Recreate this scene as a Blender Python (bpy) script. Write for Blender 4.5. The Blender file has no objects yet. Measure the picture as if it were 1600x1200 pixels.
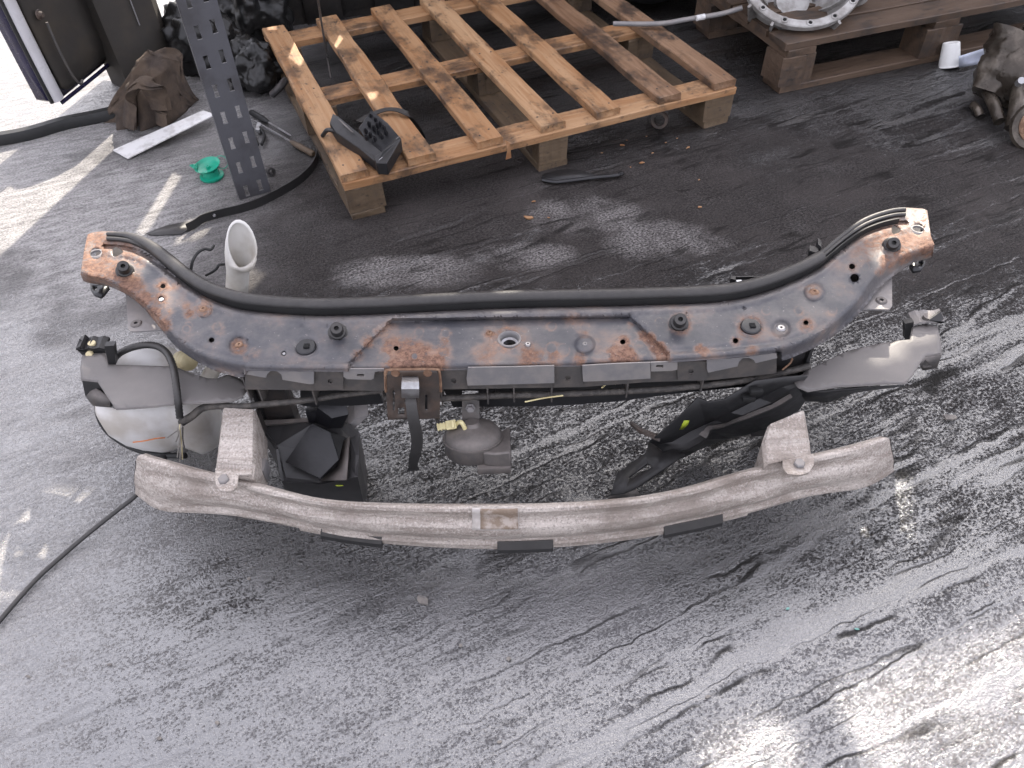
import bpy, bmesh, math, random
from mathutils import Vector, Matrix, noise
from mathutils.geometry import delaunay_2d_cdt, tessellate_polygon
R = math.radians
random.seed(7)
scene = bpy.context.scene
COL = scene.collection

# ------------------------------------------------------------------ camera
FPX, PITCH, ROLL, CAMH = 1244.0, R(46.42), R(-2.0), 1.234   # focal length in pixels of a 1600 x 1200 frame
cam_data = bpy.data.cameras.new('camera')
cam_data.sensor_fit = 'HORIZONTAL'; cam_data.sensor_width = 36.0
cam_data.lens = FPX / 1600 * 36.0
cam_data.clip_start = 0.02; cam_data.clip_end = 500
cam = bpy.data.objects.new('camera', cam_data); COL.objects.link(cam)
cam.matrix_world = Matrix.Translation((0, 0, CAMH)) @ Matrix.Rotation(R(90) - PITCH, 4, 'X') @ Matrix.Rotation(ROLL, 4, 'Z')
scene.camera = cam

# ------------------------------------------------------------------ sky, sun, exposure
SUN_AZ, SUN_EL = R(14), R(34)          # azimuth measured from +Y towards +X
world = bpy.data.worlds.new('World'); scene.world = world; world.use_nodes = True
wn = world.node_tree; wn.nodes.clear()
def W(t): return wn.nodes.new(t)
sky = W('ShaderNodeTexSky'); sky.sky_type = 'NISHITA'; sky.sun_disc = False
sky.sun_elevation = SUN_EL; sky.sun_rotation = SUN_AZ
sky.air_density = 1.0; sky.dust_density = 4.0; sky.ozone_density = 1.0
hsv = W('ShaderNodeHueSaturation'); hsv.inputs['Saturation'].default_value = 0.48; hsv.inputs['Value'].default_value = 1.0
tc = W('ShaderNodeTexCoord'); nz = W('ShaderNodeTexNoise'); nz.inputs['Scale'].default_value = 2.2; nz.inputs['Detail'].default_value = 5
rp = W('ShaderNodeMapRange'); rp.inputs[1].default_value = .38; rp.inputs[2].default_value = .68; rp.inputs[3].default_value = .85; rp.inputs[4].default_value = 1.45
mul = W('ShaderNodeMix'); mul.data_type = 'RGBA'; mul.blend_type = 'MULTIPLY'; mul.inputs[0].default_value = 1
bgd = W('ShaderNodeBackground'); bgd.inputs['Strength'].default_value = 0.15
wo = W('ShaderNodeOutputWorld')
L = wn.links.new
L(sky.outputs[0], hsv.inputs['Color']); L(tc.outputs['Generated'], nz.inputs['Vector']); L(nz.outputs[0], rp.inputs[0])
veil = W('ShaderNodeMix'); veil.data_type = 'RGBA'; veil.inputs[0].default_value = .55; veil.inputs[7].default_value = (6.15, 6.0, 6.75, 1)   # thin bright cloud
L(hsv.outputs[0], veil.inputs[6]); L(veil.outputs[2], mul.inputs[6])
L(rp.outputs[0], mul.inputs[7]); L(mul.outputs[2], bgd.inputs['Color']); L(bgd.outputs[0], wo.inputs[0])
sun_data = bpy.data.lights.new('sun', 'SUN'); sun_data.energy = 5.0; sun_data.angle = R(0.53); sun_data.color = (1, .92, .80)
sun = bpy.data.objects.new('sun', sun_data); COL.objects.link(sun)
SUND = Vector((-math.sin(SUN_AZ) * math.cos(SUN_EL), -math.cos(SUN_AZ) * math.cos(SUN_EL), -math.sin(SUN_EL)))
sun.rotation_euler = SUND.to_track_quat('-Z', 'Y').to_euler(); sun.location = (0, 0, 6)
scene.view_settings.view_transform = 'Standard'; scene.view_settings.look = 'None'
scene.view_settings.exposure = 1.28; scene.view_settings.gamma = 1.0; scene.view_settings.use_curve_mapping = False

scene.cycles.max_bounces = 6; scene.cycles.diffuse_bounces = 3; scene.cycles.glossy_bounces = 3; scene.cycles.transmission_bounces = 2
scene.cycles.use_adaptive_sampling = True; scene.cycles.adaptive_threshold = 0.03; scene.cycles.caustics_reflective = False; scene.cycles.caustics_refractive = False

# ------------------------------------------------------------------ survey: photo measurements to metres
_cp, _sp, _cr, _sr = math.cos(PITCH), math.sin(PITCH), math.cos(-ROLL), math.sin(-ROLL)
def ray(u, v):
    a, b = u - 800, v - 600
    a, b = a * _cr - b * _sr, a * _sr + b * _cr
    return Vector((a / FPX, _cp - b / FPX * _sp, -_sp - b / FPX * _cp))
def at(u, v, z=0.0):                 # where a sight line meets the level plane at height z
    r = ray(u, v); t = (z - CAMH) / r.z
    return Vector((0, 0, CAMH)) + r * t
def aty(u, v, Y):                    # where it meets the upright plane at depth Y
    r = ray(u, v); return Vector((0, 0, CAMH)) + r * (Y / r.y)
def atpl(u, v, p0, n):
    o = Vector((0, 0, CAMH)); r = ray(u, v)
    return o + r * ((p0 - o).dot(n) / r.dot(n))

# ------------------------------------------------------------------ materials
MATS = {}
class N:
    def __init__(s, name):
        s.m = bpy.data.materials.new(name); s.m.use_nodes = True
        s.t = s.m.node_tree; s.p = s.t.nodes['Principled BSDF']; s.out = s.t.nodes['Material Output']
        MATS[name] = s.m
    def n(s, typ, **kw):
        x = s.t.nodes.new(typ)
        for k, v in kw.items():
            setattr(x, k, v)
        return x
    def l(s, a, b): s.t.links.new(a, b)
    def set(s, node, inp, val):
        i = node.inputs[inp]
        if hasattr(val, 'is_linked') or isinstance(val, bpy.types.NodeSocket): s.l(val, i)
        else: i.default_value = val
    def math(s, op, a, b=0.0, c=None, clamp=False):
        x = s.n('ShaderNodeMath', operation=op); x.use_clamp = clamp
        s.set(x, 0, a); s.set(x, 1, b)
        if c is not None: s.set(x, 2, c)
        return x.outputs[0]
    def ramp(s, v, a, b, c=0.0, d=1.0):
        x = s.n('ShaderNodeMapRange', interpolation_type='SMOOTHSTEP')
        s.set(x, 0, v); s.set(x, 1, a); s.set(x, 2, b); s.set(x, 3, c); s.set(x, 4, d)
        return x.outputs[0]
    def mix(s, f, a, b):
        x = s.n('ShaderNodeMix', data_type='RGBA')
        s.set(x, 0, f)
        for i, c in ((6, a), (7, b)):
            if isinstance(c, tuple): x.inputs[i].default_value = (*c[:3], 1)
            else: s.l(c, x.inputs[i])
        return x.outputs[2]
    def coord(s, kind='Object'): return s.n('ShaderNodeTexCoord').outputs[kind]
    def mapping(s, v, scale=(1, 1, 1), rot=(0, 0, 0), loc=(0, 0, 0)):
        x = s.n('ShaderNodeMapping'); s.l(v, x.inputs[0])
        x.inputs['Location'].default_value = loc; x.inputs['Rotation'].default_value = rot; x.inputs['Scale'].default_value = scale
        return x.outputs[0]
    def noise(s, v, scale=5, detail=4, rough=.55, dist=0.0):
        x = s.n('ShaderNodeTexNoise'); s.l(v, x.inputs['Vector'])
        x.inputs['Scale'].default_value = scale; x.inputs['Detail'].default_value = detail
        x.inputs['Roughness'].default_value = rough; x.inputs['Distortion'].default_value = dist
        return x.outputs[0]
    def voro(s, v, scale=5, feature='F1'):
        x = s.n('ShaderNodeTexVoronoi', feature=feature); s.l(v, x.inputs['Vector']); x.inputs['Scale'].default_value = scale
        return x.outputs['Distance']
    def attr(s, name):
        return s.n('ShaderNodeAttribute', attribute_name=name).outputs['Fac']
    def bump(s, h, dist=.002, strength=1.0, normal=None):
        x = s.n('ShaderNodeBump'); s.set(x, 'Height', h); x.inputs['Distance'].default_value = dist; s.set(x, 'Strength', strength)
        if normal is not None: s.l(normal, x.inputs['Normal'])
        return x.outputs[0]

def simple(name, col, rough=.5, metal=0.0, col2=None, scale=18, amt=(.4, .65), bump=0.0, bscale=120, dust=0.0, dustcol=(.3, .27, .25), detail=5, spec=.5, rvar=.12):
    """worn surface: two tones of paint / plastic, optional pale dust lying on upward faces, fine relief"""
    k = N(name); c = k.coord()
    n1 = k.noise(c, scale, detail, .62)
    base = k.mix(k.ramp(n1, *amt), col, col2 if col2 else tuple(x * .75 for x in col))
    if dust:
        g = k.n('ShaderNodeNewGeometry'); sx = k.n('ShaderNodeSeparateXYZ'); k.l(g.outputs['Normal'], sx.inputs[0])
        up = k.ramp(sx.outputs[2], .0, .9)
        dn = k.ramp(k.math('ADD', k.math('MULTIPLY', k.noise(c, 11, 6, .7), .5), k.math('MULTIPLY', k.noise(c, 90, 5, .7), .5)), .05, .9)
        base = k.mix(k.math('MULTIPLY', k.math('MULTIPLY', up, dn), dust), base, dustcol)
    k.l(base, k.p.inputs['Base Color'])
    rr = k.math('ADD', k.math('MULTIPLY', k.math('SUBTRACT', k.noise(c, scale * 3, 3), .5), rvar * 2), rough)
    k.l(rr, k.p.inputs['Roughness'])
    k.p.inputs['Metallic'].default_value = metal; k.p.inputs['Specular IOR Level'].default_value = spec
    if bump: k.l(k.bump(k.noise(c, bscale, 4), bump), k.p.inputs['Normal'])
    return k.m

def ground_material():
    k = N('oily_wet_asphalt'); pos = k.n('ShaderNodeNewGeometry').outputs['Position']
    TH = R(24)
    g = k.mapping(pos, rot=(0, 0, -TH))                       # x along the furrows, y across them
    wv = k.n('ShaderNodeVectorMath', operation='MULTIPLY_ADD')
    nzc = k.n('ShaderNodeTexNoise'); k.l(pos, nzc.inputs['Vector']); nzc.inputs['Scale'].default_value = 16; nzc.inputs['Detail'].default_value = 3
    k.l(nzc.outputs[1], wv.inputs[0]); wv.inputs[1].default_value = (.03, .03, 0); k.l(g, wv.inputs[2])
    gw = wv.outputs[0]
    sx = k.n('ShaderNodeSeparateXYZ'); k.l(pos, sx.inputs[0]); X, Y = sx.outputs[0], sx.outputs[1]
    fine = k.noise(k.mapping(g, scale=(360, 400, 1)), 1, 2, .65)
    grain = k.noise(k.mapping(g, scale=(150, 205, 1)), 1, 3, .7)
    ston = k.n('ShaderNodeTexVoronoi', feature='SMOOTH_F1'); k.l(k.mapping(g, scale=(165, 210, 1)), ston.inputs['Vector']); ston.inputs['Scale'].default_value = 1; ston.inputs['Smoothness'].default_value = .35
    mid = k.noise(k.mapping(gw, scale=(16, 62, 1)), 1, 3, .6)
    line = k.noise(k.mapping(gw, scale=(.45, 9.5, 1)), 1, 1.5, .45)
    x0 = k.math('SUBTRACT', line, .5)
    groove = k.ramp(k.math('ABSOLUTE', k.math('ADD', x0, .016)), .002, .022, 1, 0)          # water lying along a furrow
    crack = k.ramp(k.math('ABSOLUTE', k.math('SUBTRACT', x0, .014)), .003, .012, 1, 0)      # its black undercut edge
    line2 = k.noise(k.mapping(gw, scale=(.9, 15, 1), loc=(3, 7, 0)), 1, 2, .5)
    groove2 = k.ramp(k.math('ABSOLUTE', k.math('SUBTRACT', line2, .52)), .003, .022, 1, 0)
    brk = k.ramp(k.noise(k.mapping(g, scale=(9, 9, 1)), 1, 2), .40, .58)
    right = k.ramp(k.math('ADD', X, k.math('MULTIPLY', Y, .35)), -.1, .5, .3, 1)       # furrows are deepest on the right
    dark = k.math('MULTIPLY', k.math('MULTIPLY', k.math('MAXIMUM', crack, k.math('MULTIPLY', groove2, .8)), right), brk)
    gsum = k.math('MULTIPLY', groove, right)
    big = k.noise(pos, 1.7, 4, .6)
    big2 = k.noise(k.mapping(pos, loc=(5, 3, 1)), 3.6, 3, .62)
    yb = k.math('ADD', Y, k.math('MULTIPLY', k.math('SUBTRACT', big2, .5), .7))
    dry = k.math('MULTIPLY', k.ramp(yb, 1.25, 1.65), k.ramp(yb, 2.35, 1.95, 0, 1))
    lefty = k.ramp(k.math('ADD', X, k.math('MULTIPLY', k.math('SUBTRACT', big, .5), .6)), -.50, -1.0)   # paler concrete on the left, sunlight also put into its colour
    near = k.ramp(yb, .80, .50)                                # pale grit in front, sky glare also put into its colour
    h = k.math('ADD', k.math('MULTIPLY', fine, .40), k.math('MULTIPLY', grain, .52))
    h = k.math('ADD', h, k.math('MULTIPLY', mid, .26))
    h = k.math('SUBTRACT', h, k.math('MULTIPLY', ston.outputs['Distance'], .22))
    h0 = k.math('SUBTRACT', h, k.math('MULTIPLY', gsum, .12))
    # a thin film of water and oil lies over the low places; stones and crumbs stand out of it, dull and black
    lv = k.noise(k.mapping(gw, scale=(7, 15, 1), loc=(1, 4, 0)), 1, 3, .5)
    lvl = k.math('ADD', k.math('MULTIPLY', k.math('SUBTRACT', lv, .5), .20), .452)
    lvl = k.math('ADD', lvl, k.ramp(big2, .32, .70, -.02, .02))
    lvl = k.math('ADD', lvl, k.ramp(yb, .95, .50, -.012, .05))
    lvl = k.math('SUBTRACT', lvl, k.math('MULTIPLY', dry, .20))
    film = k.ramp(k.math('SUBTRACT', lvl, h0), -.155, .05)
    film = k.math('MULTIPLY', film, k.math('SUBTRACT', 1, k.math('MULTIPLY', dark, .92)))
    hh = k.math('ADD', k.math('SUBTRACT', k.math('MAXIMUM', h0, lvl), k.math('MULTIPLY', dark, .14)), k.math('MULTIPLY', k.math('ADD', k.math('ADD', grain, k.math('MULTIPLY', mid, 1.6)), fine), .20))
    # colour: black oil, grey-brown grit, dry whitish dust, pale stones
    grit = k.mix(k.ramp(grain, .3, .7), (.006, .005, .005), (.024, .021, .020))
    stone = k.ramp(k.noise(k.mapping(pos, scale=(150, 150, 1)), 1, 2), .64, .72)
    grit = k.mix(k.math('MULTIPLY', stone, .5), grit, (.15, .115, .09))
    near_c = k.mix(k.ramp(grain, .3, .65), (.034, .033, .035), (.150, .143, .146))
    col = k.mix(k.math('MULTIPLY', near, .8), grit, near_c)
    dry_c = k.mix(k.ramp(grain, .3, .7), (.010, .009, .0085), (.068, .060, .057))
    dry_c = k.mix(k.ramp(k.noise(k.mapping(pos, loc=(3, 3, 0)), 5, 4, .65), .42, .66, 0, .6), dry_c, (.062, .054, .051))
    dust = None
    for (cu, cv, rx, ry) in ((915, 338, .16, .10), (1035, 378, .17, .09), (640, 425, .20, .07), (1180, 170, .20, .05), (820, 400, .15, .06)):
        c0 = at(cu, cv, 0)
        dx = k.math('DIVIDE', k.math('SUBTRACT', X, c0.x), rx); dy = k.math('DIVIDE', k.math('SUBTRACT', Y, c0.y), ry)
        e = k.ramp(k.math('ADD', k.math('MULTIPLY', dx, dx), k.math('MULTIPLY', dy, dy)), 1.6, .0)
        dust = e if dust is None else k.math('MAXIMUM', dust, e)
    dustn = k.math('MULTIPLY', k.ramp(k.math('ADD', k.noise(k.mapping(pos, loc=(1.3, .2, 0)), 7, 6, .7), k.math('MULTIPLY', dust, .22)), .46, .86), k.ramp(dust, 0, .5, .25, 1))
    dry_c = k.mix(k.math('MULTIPLY', dustn, k.ramp(grain, .34, .7)), dry_c, (.32, .30, .29))
    dry_c = k.mix(k.math('MULTIPLY', stone, .35), dry_c, (.14, .11, .09))
    col = k.mix(dry, col, dry_c)
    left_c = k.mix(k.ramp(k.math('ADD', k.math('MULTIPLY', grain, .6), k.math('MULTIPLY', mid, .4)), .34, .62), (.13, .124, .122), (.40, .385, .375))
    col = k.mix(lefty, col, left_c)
    oil = k.ramp(k.noise(k.mapping(pos, loc=(8, 2, 0)), 2.1, 4, .6), .52, .64)
    col = k.mix(k.math('MULTIPLY', k.math('MULTIPLY', oil, lefty), .55), col, (.04, .037, .036))
    col = k.mix(k.math('MULTIPLY', dark, .8), col, (.009, .008, .007))
    col = k.mix(k.math('MULTIPLY', film, .4), col, (.010, .009, .009))
    k.l(col, k.p.inputs['Base Color'])
    k.l(k.ramp(film, 0, 1, .55, .30), k.p.inputs['Roughness'])
    k.p.inputs['IOR'].default_value = 1.5
    k.l(k.ramp(film, 0, 1, .14, .5), k.p.inputs['Specular IOR Level'])
    k.l(k.math('MULTIPLY', film, k.ramp(lefty, 0, 1, 1, .6)), k.p.inputs['Coat Weight']); k.p.inputs['Coat IOR'].default_value = 2.3
    k.p.inputs['Coat Roughness'].default_value = .06
    nb = k.bump(hh, .0052, 1.0)
    k.l(nb, k.p.inputs['Normal']); k.l(nb, k.p.inputs['Coat Normal'])
    return k.m

def panel_material():
    k = N('rusty_painted_steel'); c = k.coord()
    ru = k.attr('rust'); ds = k.attr('dirt')
    n1 = k.noise(c, 70, 7, .72); n2 = k.noise(c, 16, 5, .6)
    r = k.math('ADD', ru, k.math('MULTIPLY', k.math('SUBTRACT', n1, .5), .95))
    r = k.math('ADD', r, k.math('MULTIPLY', k.math('SUBTRACT', n2, .5), .6))
    n4 = k.noise(c, 150, 4, .75)
    stain = k.ramp(k.math('ADD', ru, k.math('MULTIPLY', k.math('SUBTRACT', n2, .5), 1.5)), .02, .50)
    m = k.ramp(k.math('ADD', r, k.math('MULTIPLY', k.math('SUBTRACT', n4, .5), .7)), .38, .74)
    paint = k.mix(k.ramp(n2, .35, .68), (.050, .050, .058), (.086, .082, .088))
    paint = k.mix(k.math('MULTIPLY', k.ramp(k.noise(c, 8, 6, .7), .42, .7), .5), paint, (.125, .110, .102))
    paint = k.mix(ds, paint, (.22, .185, .155))
    paint = k.mix(k.math('MULTIPLY', k.math('MULTIPLY', stain, k.ramp(n1, .3, .6)), .72), paint, (.215, .140, .105))
    rust = k.mix(k.ramp(n4, .35, .66), (.085, .040, .026), (.235, .130, .085))
    rust = k.mix(k.ramp(n2, .5, .72), rust, (.30, .20, .15))
    col = k.mix(k.math('MULTIPLY', m, .9), paint, rust)
    speck = k.ramp(k.noise(c, 210, 2), .70, .76)
    col = k.mix(k.math('MULTIPLY', speck, .5), col, (.36, .33, .30))
    k.l(col, k.p.inputs['Base Color'])
    k.l(k.math('ADD', k.math('MULTIPLY', m, .4), k.ramp(n1, .3, .7, .38, .55)), k.p.inputs['Roughness'])
    k.l(k.bump(k.math('ADD', k.math('MULTIPLY', m, .5), k.math('MULTIPLY', k.noise(c, 160, 4), .5)), .0012), k.p.inputs['Normal'])
    return k.m

def alloy_material():
    k = N('corroded_aluminium'); c = k.coord()
    n1 = k.noise(k.mapping(c, scale=(.35, 3.2, 3.2)), 18, 6, .66); n2 = k.noise(c, 260, 5, .75); n3 = k.noise(k.mapping(c, loc=(4, 2, 1)), 6, 5, .65)
    col = k.mix(k.ramp(n1, .34, .66), (.29, .245, .212), (.49, .437, .392))
    col = k.mix(k.math('MULTIPLY', k.ramp(n2, .52, .66), .8), col, (.66, .61, .57))
    col = k.mix(k.math('MULTIPLY', k.ramp(n2, .48, .36), .6), col, (.10, .10, .09))
    col = k.mix(k.math('MULTIPLY', k.ramp(n3, .48, .70), .7), col, (.19, .155, .13))
    k.l(col, k.p.inputs['Base Color']); k.p.inputs['Metallic'].default_value = .15
    k.l(k.ramp(n2, .3, .7, .5, .8), k.p.inputs['Roughness'])
    k.l(k.bump(k.math('ADD', n2, k.math('MULTIPLY', n1, 1.5)), .0014), k.p.inputs['Normal'])
    return k.m

def wood_material(name, light, dark, stain, samt=.55):
    k = N(name); c = k.coord(); oi = k.n('ShaderNodeObjectInfo')
    vo = k.n('ShaderNodeVectorMath', operation='MULTIPLY_ADD')
    rv = k.n('ShaderNodeCombineXYZ')
    for i, f in enumerate((13.7, 29.1, 7.3)): k.l(k.math('MULTIPLY', oi.outputs['Random'], f), rv.inputs[i])
    k.l(rv.outputs[0], vo.inputs[2]); k.l(c, vo.inputs[0]); vo.inputs[1].default_value = (1, 1, 1); v = vo.outputs[0]
    grain = k.noise(k.mapping(v, scale=(5, 75, 75)), 1, 5, .6, .6)
    band = k.noise(k.mapping(v, scale=(1.6, 16, 16)), 1, 3, .5)
    st = k.noise(k.mapping(v, scale=(7, 9, 9)), 1, 6, .68)
    spk = k.noise(k.mapping(v, scale=(45, 80, 80)), 1, 4, .65)
    col = k.mix(k.ramp(k.math('ADD', k.math('MULTIPLY', grain, .6), k.math('MULTIPLY', band, .5)), .38, .72), light, dark)
    col = k.mix(k.ramp(oi.outputs['Random'], 0, 1, 0, .45), col, dark)
    col = k.mix(k.math('MULTIPLY', k.ramp(st, .46, .66), samt), col, stain)
    col = k.mix(k.math('MULTIPLY', k.math('MULTIPLY', k.ramp(spk, .57, .68), k.ramp(st, .36, .6)), .85), col, (.02, .017, .016))
    k.l(col, k.p.inputs['Base Color']); k.l(k.ramp(st, .3, .7, .75, .5), k.p.inputs['Roughness'])
    k.l(k.bump(k.math('ADD', grain, k.math('MULTIPLY', spk, .4)), .0016), k.p.inputs['Normal'])
    return k.m

def plastic_clear(name, col, trans=.0, sss=.35):
    k = N(name); c = k.coord()
    k.l(k.mix(k.ramp(k.noise(c, 12, 5), .4, .7), col, tuple(x * f for x, f in zip(col, (.70, .66, .60)))), k.p.inputs['Base Color'])
    k.p.inputs['Roughness'].default_value = .42
    k.p.inputs['Subsurface Weight'].default_value = 0; k.p.inputs['Subsurface Radius'].default_value = (.02, .018, .016); k.p.inputs['Subsurface Scale'].default_value = .3
    return k.m

M = MATS
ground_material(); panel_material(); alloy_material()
wood_material('pine_wood', (.44, .275, .15), (.28, .135, .054), (.065, .040, .026), .88)
wood_material('oiled_pine', (.27, .165, .098), (.145, .074, .036), (.038, .026, .020), .92)
wood_material('grimy_wood', (.125, .082, .054), (.075, .047, .030), (.035, .028, .024), .8)
wood_material('block_wood', (.15, .105, .064), (.095, .064, .038), (.06, .045, .035), .7)
simple('black_plastic', (.011, .011, .012), .48, dust=.14, dustcol=(.14, .12, .11), bump=.0004)
simple('satin_black_plastic', (.009, .009, .011), .34, dust=.07, dustcol=(.09, .085, .085), bump=.0003)
simple('dusty_plastic', (.060, .056, .054), .6, col2=(.085, .075, .068), dust=.8, dustcol=(.235, .205, .188), scale=40, bump=.00015)
simple('rubber', (.016, .0155, .0155), .5, dust=.38, dustcol=(.135, .12, .11), scale=20, bump=.0005)
simple('rubber_dark', (.010, .010, .010), .6)
simple('grey_steel', (.18, .175, .178), .5, metal=.1, col2=(.235, .22, .21), dust=.5, dustcol=(.26, .22, .19), bump=.0006)  # raised paler so the flange tabs look lit: light put into the colour
simple('dark_steel', (.035, .033, .034), .5, metal=.3, col2=(.06, .05, .045), dust=.3, dustcol=(.15, .12, .10), bump=.0006)
simple('latch_steel', (.058, .048, .043), .6, metal=.15, col2=(.092, .066, .052), dust=.15, scale=24, bump=.0008)
simple('bright_steel', (.40, .40, .41), .33, metal=.75, col2=(.25, .235, .23), scale=30, bump=.0004)
simple('rusty_iron', (.15, .082, .05), .8, col2=(.26, .16, .10), scale=70, bump=.0012)
simple('post_paint', (.085, .085, .094), .48, col2=(.06, .058, .062), metal=.1, scale=9, dust=.2, bump=.0005)
simple('hole_black', (.004, .004, .004), .9)  # black fill standing in for the shade inside holes
simple('yellowed_plastic', (.58, .50, .30), .5, col2=(.45, .38, .22), scale=22)
simple('connector_yellow', (.62, .55, .30), .45, col2=(.48, .40, .2), scale=30)
simple('sticker_yellow', (.55, .66, .06), .5, col2=(.48, .58, .05))
simple('green_plastic', (.010, .30, .19), .32, col2=(.008, .24, .15))
simple('white_paint', (.62, .61, .60), .5, col2=(.42, .405, .39), scale=26, amt=(.45, .7), bump=.0004)
simple('white_foam', (.82, .82, .80), .55, col2=(.74, .73, .70), scale=12)
simple('paper_white', (.66, .70, .80), .6, col2=(.56, .60, .72))
simple('brown_cloth', (.085, .060, .042), .95, col2=(.045, .033, .026), scale=14, bump=.003, bscale=260)
simple('bag_black', (.005, .005, .005), .40, col2=(.009, .008, .007), scale=9, bump=.004, bscale=22)
simple('door_trim', (.030, .026, .022), .75, col2=(.044, .035, .026), scale=6, bump=.0006, bscale=300)
simple('door_paint', (.55, .54, .56), .3, col2=(.5, .49, .5), scale=4)
simple('navy_paint', (.018, .016, .045), .25)
simple('red_lens', (.45, .02, .025), .15)
simple('cast_alloy', (.40, .39, .375), .55, metal=.35, col2=(.23, .215, .20), scale=16, bump=.002, bscale=70)
simple('oily_casting', (.045, .036, .028), .3, metal=.4, col2=(.12, .10, .08), scale=13, bump=.003, bscale=45)
simple('oily_foil', (.022, .017, .013), .22, col2=(.07, .055, .04), scale=10, bump=.003, bscale=30)
simple('wall_plank', (.026, .023, .021), .85, col2=(.042, .034, .028), scale=9, bump=.002, bscale=60)
simple('wire_tape', (.040, .036, .033), .7, col2=(.085, .075, .066), scale=60, bump=.002, bscale=200)
simple('orange_wire', (.55, .16, .03), .5)
simple('grey_wire', (.30, .28, .25), .5)
simple('wood_chip', (.34, .20, .105), .8, col2=(.26, .12, .05))
simple('stone', (.20, .18, .16), .8, col2=(.11, .10, .095), scale=60)
simple('teal_glass', (.14, .32, .28), .15)
plastic_clear('milky_plastic', (.66, .64, .60))
plastic_clear('bottle_plastic', (.60, .585, .57), sss=.2)
simple('bracket_plastic', (.125, .115, .11), .55, col2=(.175, .16, .15), scale=7, amt=(.3, .75), bump=.0002, bscale=400)
simple('surround_grey', (.036, .035, .036), .42, col2=(.045, .043, .043), scale=12)  # black plastic with its sheen put into a lighter tone

# ------------------------------------------------------------------ mesh helpers
def link(name, me, mat=None, parent=None, smooth=None):
    o = bpy.data.objects.new(name, me); COL.objects.link(o)
    if mat is not None: me.materials.clear(); me.materials.append(M[mat])
    if smooth is not None:
        for p in me.polygons: p.use_smooth = True
        if smooth < 3.1: me.set_sharp_from_angle(angle=smooth)
    if parent is not None:
        o.parent = parent
        if parent.parent is None: o.matrix_parent_inverse = Matrix.Translation(-parent.location)   # meshes are built in place
    return o
def thing(name, label, cat, loc=(0, 0, 0), group=None):
    o = bpy.data.objects.new(name, None); COL.objects.link(o); o.location = loc; o.empty_display_size = .05
    return tag(o, label, cat, group)
def tag(o, label=None, cat=None, group=None, kind=None):
    if label: o['label'] = label
    if cat: o['category'] = cat
    if group: o['group'] = group
    if kind: o['kind'] = kind
    return o
def bm_obj(name, bm, mat, parent=None, smooth=R(38), recalc=True):
    if recalc: bmesh.ops.recalc_face_normals(bm, faces=bm.faces)
    me = bpy.data.meshes.new(name); bm.to_mesh(me); bm.free()
    return link(name, me, mat, parent, smooth)
def py_obj(name, vs, fs, mat, parent=None, smooth=R(38)):
    me = bpy.data.meshes.new(name); me.from_pydata([tuple(v) for v in vs], [], fs); me.update()
    bm = bmesh.new(); bm.from_mesh(me); bmesh.ops.recalc_face_normals(bm, faces=bm.faces); bm.to_mesh(me); bm.free()
    return link(name, me, mat, parent, smooth)
def spline(pts, n=8):
    pts = [Vector(p) for p in pts]
    if len(pts) < 3: return pts
    P = [2 * pts[0] - pts[1]] + pts + [2 * pts[-1] - pts[-2]]; out = []
    for i in range(1, len(P) - 2):
        a, b, c, d = P[i - 1:i + 3]
        for j in range(n):
            t = j / n
            out.append(.5 * ((2 * b) + (c - a) * t + (2 * a - 5 * b + 4 * c - d) * t * t + (3 * b - a - 3 * c + d) * t ** 3))
    out.append(pts[-1]); return out
def frames(P, up=Vector((0, 0, 1))):
    fr = []
    for i, p in enumerate(P):
        t = (P[min(i + 1, len(P) - 1)] - P[max(i - 1, 0)])
        t = t.normalized() if t.length > 1e-9 else Vector((1, 0, 0))
        u = up if abs(t.dot(up)) < .98 else Vector((0, 1, 0))
        s = t.cross(u).normalized(); w = s.cross(t).normalized(); fr.append((p, t, s, w))
    return fr
def add_tube(bm, P, r, seg=10, caps=True, ripple=0.0, rip_n=2):
    P = [Vector(p) for p in P]; rings = []
    rad = r if callable(r) else (lambda f: r)
    for i, (p, t, s, w) in enumerate(frames(P)):
        rr = rad(i / (len(P) - 1)) * (1 + (ripple if i % rip_n == 0 else 0))
        rings.append([bm.verts.new(p + (s * math.cos(a) + w * math.sin(a)) * rr) for a in (2 * math.pi * j / seg for j in range(seg))])
    for a, b in zip(rings, rings[1:]):
        for j in range(seg): bm.faces.new((a[j], a[(j + 1) % seg], b[(j + 1) % seg], b[j]))
    if caps: bm.faces.new(rings[0][::-1]); bm.faces.new(rings[-1])
def tube(name, pts, r, mat, parent=None, n=8, seg=10, smooth=True, **kw):
    bm = bmesh.new(); add_tube(bm, spline(pts, n) if smooth else pts, r, seg, **kw)
    return bm_obj(name, bm, mat, parent, R(50))
def sweep(name, pts, prof, mat, parent=None, n=8, up=Vector((0, 0, 1)), closed=True, smooth=R(40), prof_fn=None):
    """prof: (side, up) pairs; carried along the path"""
    P = spline(pts, n); bm = bmesh.new(); rings = []
    F = frames(P, up)
    for i, (p, t, s, w) in enumerate(F):
        pr = prof_fn(i / (len(F) - 1)) if prof_fn else prof
        rings.append([bm.verts.new(p + s * a + w * b) for a, b in pr])
    m = len(rings[0])
    for a, b in zip(rings, rings[1:]):
        for j in range(m if closed else m - 1): bm.faces.new((a[j], a[(j + 1) % m], b[(j + 1) % m], b[j]))
    if closed: bm.faces.new(rings[0][::-1]); bm.faces.new(rings[-1])
    return bm_obj(name, bm, mat, parent, smooth)
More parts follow.
